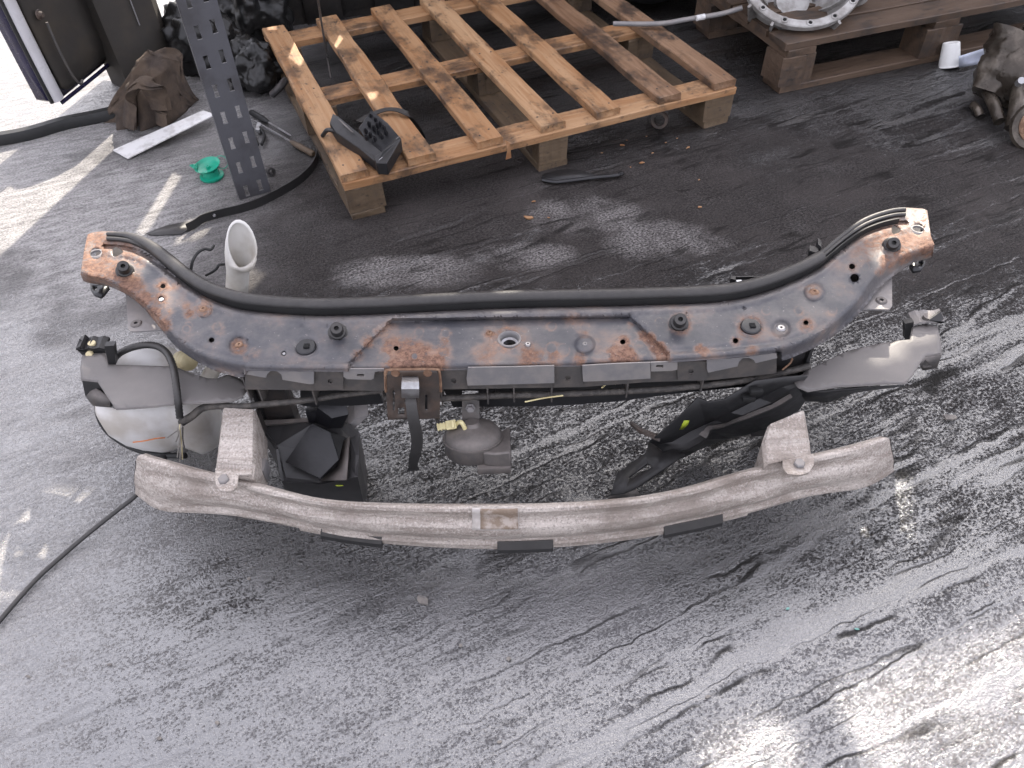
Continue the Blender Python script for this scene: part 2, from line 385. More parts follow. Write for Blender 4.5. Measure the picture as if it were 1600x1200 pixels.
def add_plate(bm, pts, off):
    pts = [Vector(p) for p in pts]; off = Vector(off)
    a = [bm.verts.new(p) for p in pts]; b = [bm.verts.new(p + off) for p in pts]; n = len(pts)
    for tri in tessellate_polygon([pts]):
        bm.faces.new([a[i] for i in tri]); bm.faces.new([b[i] for i in reversed(tri)])
    for i in range(n): bm.faces.new((a[i], a[(i + 1) % n], b[(i + 1) % n], b[i]))
def plate(name, pts, off, mat, parent=None, smooth=R(30)):
    bm = bmesh.new(); add_plate(bm, pts, off); return bm_obj(name, bm, mat, parent, smooth)
def add_box(bm, cx, cy, cz, sx, sy, sz, mat=None, bev=0.0):
    r = bmesh.ops.create_cube(bm, size=1.0)['verts']
    for v in r:
        v.co = Vector((cx + v.co.x * sx, cy + v.co.y * sy, cz + v.co.z * sz))
    if bev:
        ed = list({e for v in r for e in v.link_edges})
        g = bmesh.ops.bevel(bm, geom=ed, offset=bev, segments=2, affect='EDGES', profile=.6)
        r = list({v for f in g['faces'] for v in f.verts} | {v for v in r if v.is_valid})
    if mat is not None:
        for v in r: v.co = mat @ v.co
def box(name, c, s, mat, parent=None, bev=.003, M4=None):
    bm = bmesh.new(); add_box(bm, *c, *s, M4, bev); return bm_obj(name, bm, mat, parent, R(40))
def basis(o, x, z):
    z = Vector(z).normalized(); x = Vector(x); x = (x - z * x.dot(z)).normalized(); y = z.cross(x)
    m = Matrix((x, y, z)).transposed().to_4x4(); m.translation = Vector(o); return m
def add_lathe(bm, prof, mtx, seg=24, sq=None):
    rings = []
    for r, z in prof:
        if r < 1e-6: rings.append([bm.verts.new(mtx @ Vector((0, 0, z)))])
        else: rings.append([bm.verts.new(mtx @ Vector((r * math.cos(2 * math.pi * j / seg), r * math.sin(2 * math.pi * j / seg), z))) for j in range(seg)])
    for a, b in zip(rings, rings[1:]):
        for j in range(seg):
            k = (j + 1) % seg
            if len(a) == 1 and len(b) == 1: continue
            if len(a) == 1: bm.faces.new((a[0], b[j], b[k]))
            elif len(b) == 1: bm.faces.new((a[j], b[0], a[k]))
            else: bm.faces.new((a[j], a[k], b[k], b[j]))
def lathe(name, prof, o, axis, mat, parent=None, seg=24, smooth=R(35), x=(1, .01, .02)):
    bm = bmesh.new(); add_lathe(bm, prof, basis(o, x, axis), seg); return bm_obj(name, bm, mat, parent, smooth)
def loft(name, secs, mat, parent=None, caps=True, smooth=R(50), closed=True):
    bm = bmesh.new(); rings = [[bm.verts.new(Vector(p)) for p in s] for s in secs]; m = len(rings[0])
    for a, b in zip(rings, rings[1:]):
        for j in range(m if closed else m - 1): bm.faces.new((a[j], a[(j + 1) % m], b[(j + 1) % m], b[j]))
    if caps and closed: bm.faces.new(rings[0][::-1]); bm.faces.new(rings[-1])
    return bm_obj(name, bm, mat, parent, smooth)
def thick(o, t, offset=-1):
    m = o.modifiers.new('thickness', 'SOLIDIFY'); m.thickness = t; m.offset = offset; return o
def bevel(o, w, seg=2):
    m = o.modifiers.new('bevel', 'BEVEL'); m.width = w; m.segments = seg; m.limit_method = 'ANGLE'; m.angle_limit = R(40); return o
def interp(tab, x):
    if x <= tab[0][0]: return tab[0][1]
    for (a, b), (c, d) in zip(tab, tab[1:]):
        if x <= c: return b + (d - b) * (x - a) / (c - a)
    return tab[-1][1]
def smooth_tab(tab, n=6):
    return [(p.x, p.y) for p in spline([Vector((a, b, 0)) for a, b in tab], n)]
def sstep(a, b, x):
    t = max(0.0, min(1.0, (x - a) / (b - a))) if a != b else float(x > a); return t * t * (3 - 2 * t)
def inside(poly, x, y):
    c = False; n = len(poly); j = n - 1
    for i in range(n):
        xi, yi = poly[i]; xj, yj = poly[j]
        if (yi > y) != (yj > y) and x < (xj - xi) * (y - yi) / (yj - yi) + xi: c = not c
        j = i
    return c
def polydist(poly, x, y):
    best = 1e9; n = len(poly)
    for i in range(n):
        ax, ay = poly[i]; bx, by = poly[(i + 1) % n]; dx, dy = bx - ax, by - ay
        t = max(0, min(1, ((x - ax) * dx + (y - ay) * dy) / (dx * dx + dy * dy + 1e-9)))
        best = min(best, math.hypot(x - ax - t * dx, y - ay - t * dy))
    return best
def circle(x, y, r, n=20, ky=1.0): return [(x + r * math.cos(2 * math.pi * i / n), y + ky * r * math.sin(2 * math.pi * i / n)) for i in range(n)]
def sheet(name, outline, holes, extra, to3d, mat, parent, t, grid=0, attrs=None, smooth=R(45), offset=-1):
    """thin sheet metal: outline with real holes, triangulated with relief points; to3d maps the flat pattern into space"""
    vs = []; es = []
    def loop(pl):
        s = len(vs); vs.extend(Vector(p) for p in pl); es.extend((s + i, s + (i + 1) % len(pl)) for i in range(len(pl)))
    loop(outline)
    for h in holes: loop(h)
    pts = list(extra)
    if grid:
        xs = [p[0] for p in outline]; ys = [p[1] for p in outline]
        x = min(xs) + grid * .5; row = 0
        while x < max(xs):
            y = min(ys) + grid * (.5 if row % 2 else 1.0)
            while y < max(ys): pts.append((x, y)); y += grid
            x += grid; row += 1
    for p in pts:
        if inside(outline, *p) and not any(inside(h, *p) for h in holes): vs.append(Vector(p))
    ov, oe, of, *_ = delaunay_2d_cdt(vs, es, [], 0, 1e-5)
    fs = []
    for f in of:
        cx = sum(ov[i].x for i in f) / len(f); cy = sum(ov[i].y for i in f) / len(f)
        if inside(outline, cx, cy) and not any(inside(h, cx, cy) for h in holes): fs.append(f)
    me = bpy.data.meshes.new(name); me.from_pydata([tuple(to3d(p.x, p.y)) for p in ov], [], fs); me.update()
    o = link(name, me, mat, parent, smooth)
    for an, fn in (attrs or {}).items():
        a = me.attributes.new(an, 'FLOAT', 'POINT'); a.data.foreach_set('value', [fn(p.x, p.y) for p in ov])
    thick(o, t, offset); return o

# ================================================================== THE SETTING
def make_ground():
    bm = bmesh.new()
    S = 120
    bmesh.ops.create_grid(bm, x_segments=24, y_segments=24, size=S)
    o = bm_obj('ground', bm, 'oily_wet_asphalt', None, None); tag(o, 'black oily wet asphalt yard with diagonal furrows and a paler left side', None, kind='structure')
make_ground()

# boarded wall behind the pallets: its boards shade the yard, the sun comes through the gaps
def make_wall():
    p0 = Vector((-.98, 3.02, 0)); yaw = R(17); d = Vector((math.cos(yaw), math.sin(yaw), 0)); nrm = Vector((-d.y, d.x, 0))
    root = thing('board_wall', 'dark weathered wall of upright boards behind the pallets', 'wall', p0)
    # holes cut in the boards to throw sun patches, given by where their light falls
    spots = [(.136, [(463, 64), (477, 92), (470, 106), (451, 94)]), (.136, [(416, 37), (430, 37), (434, 48), (419, 49)]), (.136, [(531, 54), (537, 62), (526, 78), (521, 74)]),
             (.136, [(574, 146), (590, 144), (590, 158), (577, 158)]), (0, [(270, 270), (284, 278), (226, 374), (211, 366)]), (0, [(292, 348), (336, 345), (322, 372), (270, 392)]), (0, [(388, 425), (418, 430), (390, 462), (380, 452)]),
             (0, [(0, 770), (165, 785), (110, 930), (-60, 960)]), (0, [(1290, 1080), (1330, 1000), (1420, 990), (1500, 1010), (1640, 950), (1700, 1230), (1380, 1230), (1330, 1150)]), (0, [(1080, 1230), (1120, 1130), (1190, 1100), (1260, 1170), (1270, 1230)]), (0, [(1320, 890), (1372, 895), (1432, 975), (1345, 985)]),
             (.32, [(1345, 335), (1475, 300), (1475, 396), (1420, 404), (1380, 392), (1340, 372)]), (.23, [(214, 568), (238, 570), (242, 640), (224, 642)]),
             (.335, [(650, 452), (720, 452), (720, 478), (660, 478)]), (.335, [(775, 450), (815, 450), (812, 470), (780, 472)])]
    holes = []
    for z, pl in spots:
        h = []
        for u, v in pl:
            g = at(u, v, z); t = (p0 - g).dot(nrm) / (-SUND).dot(nrm); q = g - SUND * t
            h.append(((q - p0).dot(d), q.z))
        holes.append(h)
    rng = random.Random(3); s = 0.0; i = 0
    while s < 6.2:
        w = .145 + rng.uniform(-.012, .012); h = 2.32 + rng.uniform(-.05, .05)
        off = nrm * (.013 * (i % 2) + rng.uniform(0, .002)); i += 1
        hs = [q for q in holes if min(p[0] for p in q) < s + w and max(p[0] for p in q) > s]
        sheet('board', [(s, -.004), (s + w, -.004), (s + w, h), (s, h + rng.uniform(-.02, .02))], hs, [], lambda a, b: p0 + d * a + off + Vector((0, 0, b)), 'wall_plank', root, .009, smooth=R(30))
        s += w - .012
    for z in (.25, 2.22):
        bm = bmesh.new(); add_box(bm, 3.1, .045, z, 6.2, .045, .07, basis(p0, d, (0, 0, 1)), .003); bm_obj('rail', bm, 'wall_plank', root)
make_wall()
# ================================================================== PALLETS
def board_mesh(name, lx, ly, lz, bev=.0025, seed=0):
    bm = bmesh.new(); rng = random.Random(seed); n = 9
    # a sawn board: slightly uneven edges and ends
    rows = []
    for i in range(n + 1):
        x = -lx / 2 + lx * i / n
        w0 = rng.uniform(-.0025, .0025); w1 = rng.uniform(-.0025, .0025); zz = rng.uniform(-.0008, .0008)
        ex = rng.uniform(-.004, .004) if i in (0, n) else 0
        b = bev
        pr = [(-ly / 2 + w0, -lz / 2), (ly / 2 + w1, -lz / 2), (ly / 2 + w1, lz / 2 - b + zz), (ly / 2 + w1 - b, lz / 2 + zz), (-ly / 2 + w0 + b, lz / 2 + zz), (-ly / 2 + w0, lz / 2 - b + zz)]
        rows.append([bm.verts.new((x + ex * (1 if k % 2 else -1) * .5, y, z)) for k, (y, z) in enumerate(pr)])
    for a, c in zip(rows, rows[1:]):
        for j in range(6): bm.faces.new((a[j], a[(j + 1) % 6], c[(j + 1) % 6], c[j]))
    bm.faces.new(rows[0][::-1]); bm.faces.new(rows[-1])
    bmesh.ops.recalc_face_normals(bm, faces=bm.faces)
    me = bpy.data.meshes.new(name); bm.to_mesh(me); bm.free(); return me
def put(name, me, mat, parent, loc, rotz=0, tilt=0):
    o = bpy.data.objects.new(name, me); COL.objects.link(o); o.parent = parent; o.location = loc; o.rotation_euler = (tilt, 0, rotz)
    if not me.materials: me.materials.append(M[mat])
    return o
P1 = thing('wooden_pallet', 'pale pine pallet with seven open deck boards behind the rusty car panel', 'pallet', (-.415, 1.798, 0))
P1.rotation_euler.z = .389
def pallet_one():
    Lb, w, zt = 1.012, .074, .136
    for i, u in enumerate((0, .181, .377, .565, .737, .942, 1.126)):
        put('deck_board', board_mesh('deck_board', Lb, w, .021, seed=i), 'oiled_pine' if i >= 5 else 'pine_wood', P1, (u + w / 2 + random.uniform(-.002, .002), Lb / 2 + .004, zt - .0105), R(90) + random.uniform(-.006, .006))
    for j, (v, ww) in enumerate(((.043, .092), (.51, .085), (.965, .092))):
        put('cross_board', board_mesh('cross_board', 1.2, ww, .021, seed=20 + j), 'pine_wood', P1, (.6, v, zt - .0325))
    for j, v in enumerate((.05, .51, .96)):
        for i, u in enumerate((.05, .6, 1.15)):
            put('block', board_mesh('block', .10 if i != 1 else .085, .10, .073, .003, seed=40 + i + 3 * j), 'block_wood', P1, (u, v, .0375 + .019), 0)
    for i, u in enumerate((.05, .6, 1.15)):
        put('bottom_board', board_mesh('bottom_board', 1.01, .09, .019, seed=60 + i), 'block_wood', P1, (u, .505, .0098), R(90))
pallet_one()
def nails():
    bm = bmesh.new(); add_lathe(bm, [(0, .0012), (.0026, .001), (.0032, 0)], Matrix.Identity(4), 8); bmesh.ops.recalc_face_normals(bm, faces=bm.faces)
    me = bpy.data.meshes.new('nail'); bm.to_mesh(me); bm.free()
    rng = random.Random(5)
    for u in (0, .181, .377, .565, .737, .942, 1.126):
        for v in (.045, .51, .965):
            for e in (.2, .78): put('nail', me, 'dark_steel', P1, (u + .074 * e + rng.uniform(-.006, .006), v + rng.uniform(-.014, .014), .1358))
nails()

c2 = at(1217, 147, 0); e2 = at(1428, 103, 0); f2 = (e2 - c2).normalized()
yaw2 = math.atan2(f2.y, f2.x)
P2 = thing('wooden_pallet', 'grimy dark boarded pallet carrying the aluminium bell housing', 'pallet', c2)
P2.rotation_euler.z = yaw2
def pallet_two():
    n = 9; pit = .113
    for j in range(n):
        put('deck_board', board_mesh('deck_board', 1.22, .098, .022, seed=80 + j), 'grimy_wood', P2, (.6, .05 + j * pit, .151), random.uniform(-.006, .006))
    for i, u in enumerate((.05, .6, 1.15)):
        put('cross_board', board_mesh('cross_board', 1.0, .10, .022, seed=100 + i), 'grimy_wood', P2, (u, .5, .128), R(90))
        for j, v in enumerate((.05, .5, .95)):
            put('block', board_mesh('block', .12 if i != 1 else .14, .10, .094, .003, seed=110 + i + 3 * j), 'grimy_wood', P2, (u, v, .0695))
    for j, v in enumerate((.05, .5, .95)):
        put('bottom_board', board_mesh('bottom_board', 1.2, .10, .021, seed=120 + j), 'grimy_wood', P2, (.6, v, .0115))
pallet_two()
# ================================================================== THE CAR FRONT PANEL (one assembly)
ZP = .32
CFP = thing('car_front_panel', 'rusty car front end panel with pale aluminium bumper beam lying on the wet ground', 'car panel', (0, 1.0, 0))
TOP = smooth_tab([(136, 365), (150, 362), (167, 361), (200, 364), (230, 376), (260, 397), (290, 420), (320, 438), (350, 450), (387, 459), (450, 465), (520, 467), (600, 464), (700, 459), (800, 455), (900, 453), (1000, 451), (1100, 447), (1150, 442), (1200, 429), (1250, 409), (1282, 392), (1300, 377), (1325, 357), (1350, 341), (1375, 331), (1400, 325), (1415, 324), (1447, 326)])
BOT = smooth_tab([(127, 426), (137, 431), (162, 436), (187, 447), (212, 462), (237, 485), (262, 512), (282, 532), (307, 550), (337, 562), (380, 571), (425, 573), (500, 574), (600, 574), (690, 571), (800, 569), (900, 566), (990, 562), (1045, 559), (1125, 554), (1187, 548), (1225, 543), (1262, 531), (1287, 516), (1312, 496), (1335, 474), (1350, 452), (1365, 431), (1382, 416), (1400, 406), (1425, 396), (1459, 386)])
FLG = smooth_tab([(131, 440), (150, 443), (172, 447), (200, 460), (225, 480), (250, 510), (275, 540), (305, 562), (337, 579), (380, 590), (384, 580), (425, 580), (600, 581), (800, 576), (1000, 569), (1125, 561), (1212, 552), (1216, 565), (1262, 548), (1300, 526), (1325, 506), (1350, 481), (1375, 450), (1400, 428), (1425, 412), (1456, 401)])
RECESS = [(612, 499), (984, 494), (1046, 552), (1046, 575), (545, 585), (545, 566)]
DIMP = [(374, 540, 19, -.006), (1220, 514, 18, -.005), (318, 484, 15, .004), (1272, 457, 17, .005), (914, 539, 17, .007), (479, 545, 22, -.003), (1172, 512, 22, -.003), (796, 531, 27, .003), (194, 424, 18, .003), (527, 518, 18, .003), (1063, 504, 18, .003), (1392, 385, 19, .003), (205, 402, 16, -.002)]
HOLES = [(150, 397, 9.5), (183, 394, 8), (255, 448, 4), (331, 532, 4.4), (444, 553, 4), (619, 545, 4.2), (796, 531, 15), (973, 535, 4.4), (1149, 533, 4.4), (1259, 505, 4.2), (1331, 417, 4.8), (1335, 435, 7), (1399, 360, 7), (1434, 359, 9.5), (252, 468, 5)]
# rust: (u, v, radius, strength)
RUST = [(145, 385, 34, .75), (165, 375, 28, .5), (150, 418, 30, .75), (180, 425, 26, .75), (205, 445, 22, .85), (225, 468, 15, .9), (242, 490, 14, .9), (258, 508, 12, .85), (200, 395, 20, .6), (215, 410, 15, .5),
        (255, 448, 12, .75), (250, 470, 16, .65), (262, 490, 12, .5), (290, 478, 9, .5), (296, 492, 10, .7), (318, 484, 14, .6), (318, 470, 8, .5), (343, 515, 11, .42), (374, 543, 16, .7), (386, 560, 8, .5), (398, 552, 10, .42), (272, 450, 8, .45),
        (560, 555, 12, .55), (575, 535, 12, .62), (590, 520, 8, .5), (615, 545, 22, .72), (640, 550, 26, .75), (665, 552, 18, .7), (690, 550, 16, .6), (640, 572, 38, .92), (670, 570, 30, .85), (605, 520, 16, .4), (695, 534, 10, .6), (700, 520, 9, .4), (760, 556, 20, .5), (830, 560, 24, .72), (865, 556, 14, .66), (868, 540, 8, .6), (765, 522, 10, .7), (795, 531, 26, .55), (770, 545, 16, .45),
        (905, 562, 12, .62), (974, 535, 11, .8), (968, 553, 18, .95), (975, 560, 24, .95), (1000, 545, 8, .6), (1015, 530, 12, .95), (1028, 545, 14, 1.0), (1036, 556, 12, .95), (1005, 526, 10, .7), (1093, 545, 10, .75), (1100, 550, 10, .7), (985, 508, 6, .6), (895, 500, 16, .45), (912, 520, 10, .42), (965, 565, 40, .4),
        (1063, 510, 20, .62), (1172, 514, 24, .6), (1150, 533, 10, .6), (1259, 508, 13, .62), (1175, 548, 10, .6), (1220, 520, 14, .25), (1272, 457, 12, .5), (1248, 488, 9, .5), (1300, 486, 9, .5), (1335, 420, 12, .35), (1350, 395, 24, .45), (1362, 380, 18, .55), (1380, 370, 24, .68), (1400, 365, 26, .6), (1420, 380, 30, .66), (1450, 383, 22, .8), (1385, 410, 14, .72), (1410, 398, 18, .8), (1440, 340, 26, .5), (1372, 425, 8, .6), (1425, 350, 30, .45)]
RINGS = [(575, 492, 7), (655, 520, 7), (696, 522, 7), (780, 508, 8), (862, 512, 8), (862, 545, 9), (1030, 505, 7), (1197, 486, 7), (1248, 486, 7), (1300, 485, 8), (914, 512, 7), (862, 511, 7), (1325, 452, 6), (1352, 418, 6), (295, 510, 6), (340, 512, 7), (292, 515, 6), (600, 560, 10), (648, 558, 6), (880, 548, 10), (1000, 545, 12), (1060, 540, 14), (1118, 535, 12), (530, 530, 12)]
def pd(u, v):
    z = 0.0
    yb, yf, yt = interp(BOT, u), interp(FLG, u), interp(TOP, u)
    z -= .034 * sstep(-.25, 1.0, (v - yb) / max(yf - yb, 2.0)) * (1 if (u < 384 or u > 1212) else .28)
    e = v - yt
    if 160 < u < 1418:
        z -= .007 * sstep(19, 23, e) * sstep(32, 28, e)
        z += .003 * sstep(29, 32, e) * sstep(42, 37, e)
    dd = polydist(RECESS, u, v); dd = dd if inside(RECESS, u, v) else -dd
    z -= .011 * sstep(-2, 2.5, dd)
    for x, y, r, h in DIMP:
        q = math.hypot(u - x, (v - y) * 1.12)
        if q < r: z += h * sstep(r, r * .62, q)
    q = abs(v - (interp(BOT, u) - 9)); 
    if u < 545 or u > 1050: z -= .0022 * sstep(6, 1, q) * (1 if 280 < u < 1290 else .3)
    # swaged rim at both ends
    z += .004 * sstep(148, 136, u) + .004 * sstep(1438, 1450, u)
    z += .0006 * noise.noise(Vector((u * .03, v * .03, 2)))
    return z
def p3(u, v, dz=0.0): return at(u, v, ZP + pd(u, v) + dz)
def rust_at(u, v):
    s = 0.0
    for x, y, r, k in RUST:
        q = ((u - x) ** 2 + ((v - y) * 1.1) ** 2) / (r * r)
        if q < 2.5: s = max(s, k * math.exp(-q * q * .7))
    for x, y, r in RINGS:
        q = math.hypot(u - x, v - y)
        s = max(s, (.26 + .22 * ((x * 7 + y * 3) % 10) / 10) * math.exp(-((q - r) / 1.7) ** 2) * (.75 + .6 * noise.noise(Vector((u * .15, v * .15, 3)))))
        if q < r - 2: s *= .35
    return s
def dirt_at(u, v):
    e = v - interp(TOP, u)
    d = .45 * sstep(45, 25, e)
    d = max(d, .6 * sstep(1330, 1400, u), .35 * sstep(230, 160, u), .35 * math.exp(-((u - 796) / 40) ** 2), .4 * math.exp(-(math.hypot(u - 1220, v - 514) / 22) ** 2))
    return d * (.5 + .5 * noise.noise(Vector((u * .05, v * .05, 0))))
def upper_panel():
    us = [127 + 5 * i for i in range(int((1459 - 127) / 5) + 1)]
    def xl(v, tab): return tab
    outl = [(u, interp(TOP, u) + 1.5) for u in us if 138 <= u <= 1446]
    outl = [(137, 367)] + outl + [(1449, 330), (1454, 370), (1459, 382)]
    low = [(u, interp(FLG, u)) for u in us if 133 < u < 1455]
    outl += [(1456, 400)] + low[::-1] + [(131, 438), (127, 428), (131, 398)]
    # drop near-duplicates
    o2 = []
    for p in outl:
        if not o2 or math.hypot(p[0] - o2[-1][0], p[1] - o2[-1][1]) > 1.2: o2.append(p)
    holes = []
    for x, y, r in HOLES:
        if (x, y) == (1399, 360) or (x, y) == (183, 394):
            holes.append([(x + r * (1 + .16 * math.cos(3 * a)) * math.cos(a), y + r * .92 * (1 + .16 * math.cos(3 * a)) * math.sin(a)) for a in (2 * math.pi * i / 18 for i in range(18))])
        else: holes.append(circle(x, y, r, 20 if r > 6 else 12, .96))
    extra = []
    for x, y, r, h in DIMP:
        for k in (.35, .6, .7, .8, .9, 1.0): extra += circle(x, y, r * k, 22, .9)
    for x, y, r in RINGS:
        for k in (-2.5, 0, 2.5): extra += circle(x, y, r + k, 12)
    for u in us:
        yt, yb, yf = interp(TOP, u), interp(BOT, u), interp(FLG, u)
        for e in (18, 20, 22.5, 25, 28, 30, 32, 37, 42): extra.append((u, yt + e))
        for e in (-15, -12, -9, -6, -3, -1.5, 0): extra.append((u + .7, yb + e))
        for k in (.2, .45, .7): extra.append((u + .3, yb + (yf - yb) * k))
    for i in range(6):
        a, b = RECESS[i], RECESS[(i + 1) % 6]; n = int(math.hypot(b[0] - a[0], b[1] - a[1]) / 5) + 1
        for j in range(n):
            for oy in (-4, -2, 0, 2, 4.5): extra.append((a[0] + (b[0] - a[0]) * j / n + (oy if i in (1, 4) else 0), a[1] + (b[1] - a[1]) * j / n + (oy if i in (0, 3) else oy * .3)))
    return sheet('upper_panel', o2, holes, extra, p3, 'rusty_painted_steel', CFP, .0016, grid=6, attrs={'rust': rust_at, 'dirt': dirt_at}, smooth=R(60))
PANEL = upper_panel()
# inner reinforcement seen through the holes
def reinforcement():
    us = list(range(150, 1440, 14))
    secs = []
    for u in us:
        a, b = interp(TOP, u), interp(BOT, u)
        p, q = at(u, a + 14, ZP - .030), at(u, b - 8, ZP - .040)
        secs.append([p, q, q + Vector((0, 0, -.004)), p + Vector((0, 0, -.004))])
    loft('reinforcement', secs, 'dark_steel', CFP)
reinforcement()
# hood seal: fat rubber bulb in the middle, thin twin lips towards both ends
def seal():
    mid = []
    for u in [168, 176, 186, 200, 215, 230, 245, 260, 275, 290, 305, 320, 335, 350, 370, 390, 420, 450, 500, 560, 620, 700, 800, 900, 1000, 1060, 1100, 1140, 1170, 1200, 1225, 1250, 1268, 1282]:
        y = interp(TOP, u)
        mid.append((u, y))
    def bulb(lo, hi, name):
        pts = [at(u, y + 9.5, ZP + .009) for u, y in mid if lo <= u <= hi]
        def rad(f): return .0125
        return tube(name, pts, rad, 'rubber', CFP, n=3, seg=14)
    # left thin part swells into the bulb
    ptsL = [at(u, y + 5 + 4.5 * sstep(200, 330, u), ZP + .007 + .003 * sstep(200, 330, u)) for u, y in mid]
    tube('seal_strip', ptsL, lambda f: .0045 + .0078 * sstep(0, .22, f), 'rubber', CFP, n=3, seg=14)
    # channel lips
    for dy, zz in ((20.5, .004), (12.5, .001)):
        pr = [(-.0018, -.006), (.0018, -.006), (.0012, .006), (-.0012, .006)]
        pts = [at(u, interp(TOP, u) + dy * (.62 + .38 * sstep(180, 320, u)), ZP + zz) for u in range(168, 1412, 12)]
        if dy > 15: sweep('seal_lip', pts, pr, 'rubber_dark', CFP, n=2)
    ptsR = [at(u, interp(TOP, u) + 4, ZP + .006) for u in (1280, 1290, 1300, 1312, 1325, 1338, 1350, 1363, 1375, 1388, 1400, 1414)]
    tube('seal_strip', ptsR, .0052, 'rubber', CFP, n=3, seg=12)
    ptsR = [at(u, interp(TOP, u) + 11, ZP + .005) for u in (1276, 1290, 1300, 1312, 1325, 1338, 1350, 1363, 1375, 1388, 1400, 1414)]
    tube('seal_strip', ptsR, .0042, 'rubber', CFP, n=3, seg=12)
    ptsR = [at(u, interp(TOP, u) + 12, ZP + .006) for u in (168, 186, 200, 215, 230, 245, 260, 275, 290, 305, 325)]
    tube('seal_strip', ptsR, .0042, 'rubber', CFP, n=3, seg=12)
seal()
# clips on the seal
def seal_clip(pts, mat='black_plastic'):
    bm = bmesh.new()
    for (u, v, du, dv, z, h) in pts:
        a, b, c, d = at(u, v, z), at(u + du, v + dv * .35, z), at(u + du, v + dv, z), at(u, v + dv * .7, z)
        add_plate(bm, [a, b, c, d], (0, 0, h))
    return bm_obj('clip', bm, mat, CFP)
seal_clip([(1262, 393, 14, 12, ZP + .004, .014), (1274, 385, 5, 15, ZP + .004, .02)])
seal_clip([(1146, 437, 40, -2, ZP + .006, .006), (1140, 438, 8, 6, ZP + .003, .01)])
c = at(1155, 440, ZP + .014); box('clip_label', c, (.009, .006, .003), 'white_foam', CFP, .0005)
UPV = Vector((0, 0, 1))
def buffer(u, v, tu, tv, r=.0135, h=.034):
    """stepped rubber bonnet stop with a socket in its head"""
    o = p3(u, v, -.001); ax = (at(tu, tv, o.z + h) - o).normalized()
    root = lathe('rubber_buffer', [(0, -.002), (r * 1.22, -.002), (r * 1.22, .006), (r * 1.05, .008), (r * 1.02, h * .45), (r * .82, h * .5), (r * .80, h * .94), (r * .70, h), (r * .30, h), (r * .28, h - .009), (0, h - .009)], o, ax, 'rubber', CFP, 26)
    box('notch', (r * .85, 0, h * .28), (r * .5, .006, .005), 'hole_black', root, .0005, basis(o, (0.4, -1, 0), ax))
buffer(196, 425, 191, 413); buffer(528, 521, 525, 511); buffer(1060, 507, 1064, 497); buffer(1392, 385, 1399, 377)
def cap(u, v):
    o = p3(u, v, .0); r = .0168
    root = lathe('round_cap', [(0, -.002), (r, -.002), (r, .0055), (r * .9, .0075), (0, .0085)], o, (0, -.12, 1), 'satin_black_plastic', CFP, 28)
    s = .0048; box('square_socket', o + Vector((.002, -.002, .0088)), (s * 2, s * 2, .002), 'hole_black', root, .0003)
    lathe('cap_rim', [(r * 1.18, -.004), (r * 1.28, .001), (r * 1.20, .0024), (r * 1.08, .001), (r * 1.05, -.004)], o, (0, 0, 1), 'grey_steel', CFP, 28)
cap(479, 545); cap(1172, 513)
def screw(u, v, r, mat, h=.004, washer=True):
    o = p3(u, v, 0)
    root = lathe('screw', [(0, -.001), (r, -.001), (r, h * .5), (r * .72, h), (r * .3, h), (r * .26, h * .3), (0, h * .3)], o, (0, 0, 1), mat, CFP, 20)
    if washer: lathe('washer', [(r * .9, 0), (r * 1.45, .0), (r * 1.45, .0012), (r * .9, .0014)], o, (0, 0, 1), mat, root, 20)
screw(318, 484, .0075, 'rusty_iron'); screw(374, 540, .0072, 'rusty_iron'); screw(1272, 457, .0085, 'rusty_iron'); screw(1220, 514, .0078, 'bright_steel')
screw(765, 522, .006, 'rusty_iron', .005, False); screw(825, 540, .0055, 'bright_steel', .005, False); screw(914, 539, .0048, 'grey_steel', .004, False)
screw(252, 468, .0042, 'white_foam', .0015, False); screw(444, 553, .003, 'bright_steel', .002, False)
# rolled eyelet in the middle
o = p3(796, 531, 0)
lathe('eyelet', [(.0150, -.014), (.0152, .001), (.0175, .0042), (.0198, .0032), (.0205, .0), (.0175, -.004), (.0165, -.014)], o, (0, 0, 1), 'grey_steel', CFP, 32)
lathe('eyelet_sleeve', [(.0145, -.018), (.0148, -.008), (.011, -.010), (.0105, -.018)], o, (0, 0, 1), 'bright_steel', CFP, 28)
# swage beads around the two end holes
for (u, v) in ((150, 397), (1434, 359)):
    lathe('hole_rim', [(.0098, -.002), (.0102, .0022), (.0125, .0024), (.0155, .0004)], p3(u, v, 0), (0, 0, 1), 'grey_steel', CFP, 26)
# corner gussets with grommets, hooks
def gusset(pts, gu, gv, z):
    root = plate('gusset_plate', [at(u, v, z) for u, v in pts], (0, 0, -.003), 'grey_steel', CFP)
    lathe('grommet', [(.0032, .0), (.0035, .003), (.0085, .003), (.0102, .001), (.0102, -.001)], at(gu, gv, z), (0, 0, 1), 'dusty_plastic', root, 20)
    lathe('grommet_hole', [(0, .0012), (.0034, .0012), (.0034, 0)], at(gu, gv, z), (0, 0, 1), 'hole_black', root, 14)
gusset([(196, 452), (226, 470), (250, 508), (262, 515), (205, 518), (200, 514)], 213, 506, ZP - .042)
gusset([(1394, 425), (1394, 478), (1390, 483), (1330, 483), (1352, 455), (1375, 430)], 1377, 470, ZP - .042)
def hook(pts, hole, z):
    root = sheet('mounting_lug', pts, [circle(hole[0], hole[1], 3.2, 12)], [], lambda u, v: at(u, v, z), 'satin_black_plastic', CFP, .007)
    return root
hook([(143, 447), (170, 448), (172, 452), (163, 464), (158, 467), (148, 463), (144, 458)], (151, 454), ZP - .05)
hook([(1427, 409), (1442, 404), (1444, 416), (1438, 425), (1426, 427), (1420, 418)], (1436, 415), ZP - .045)

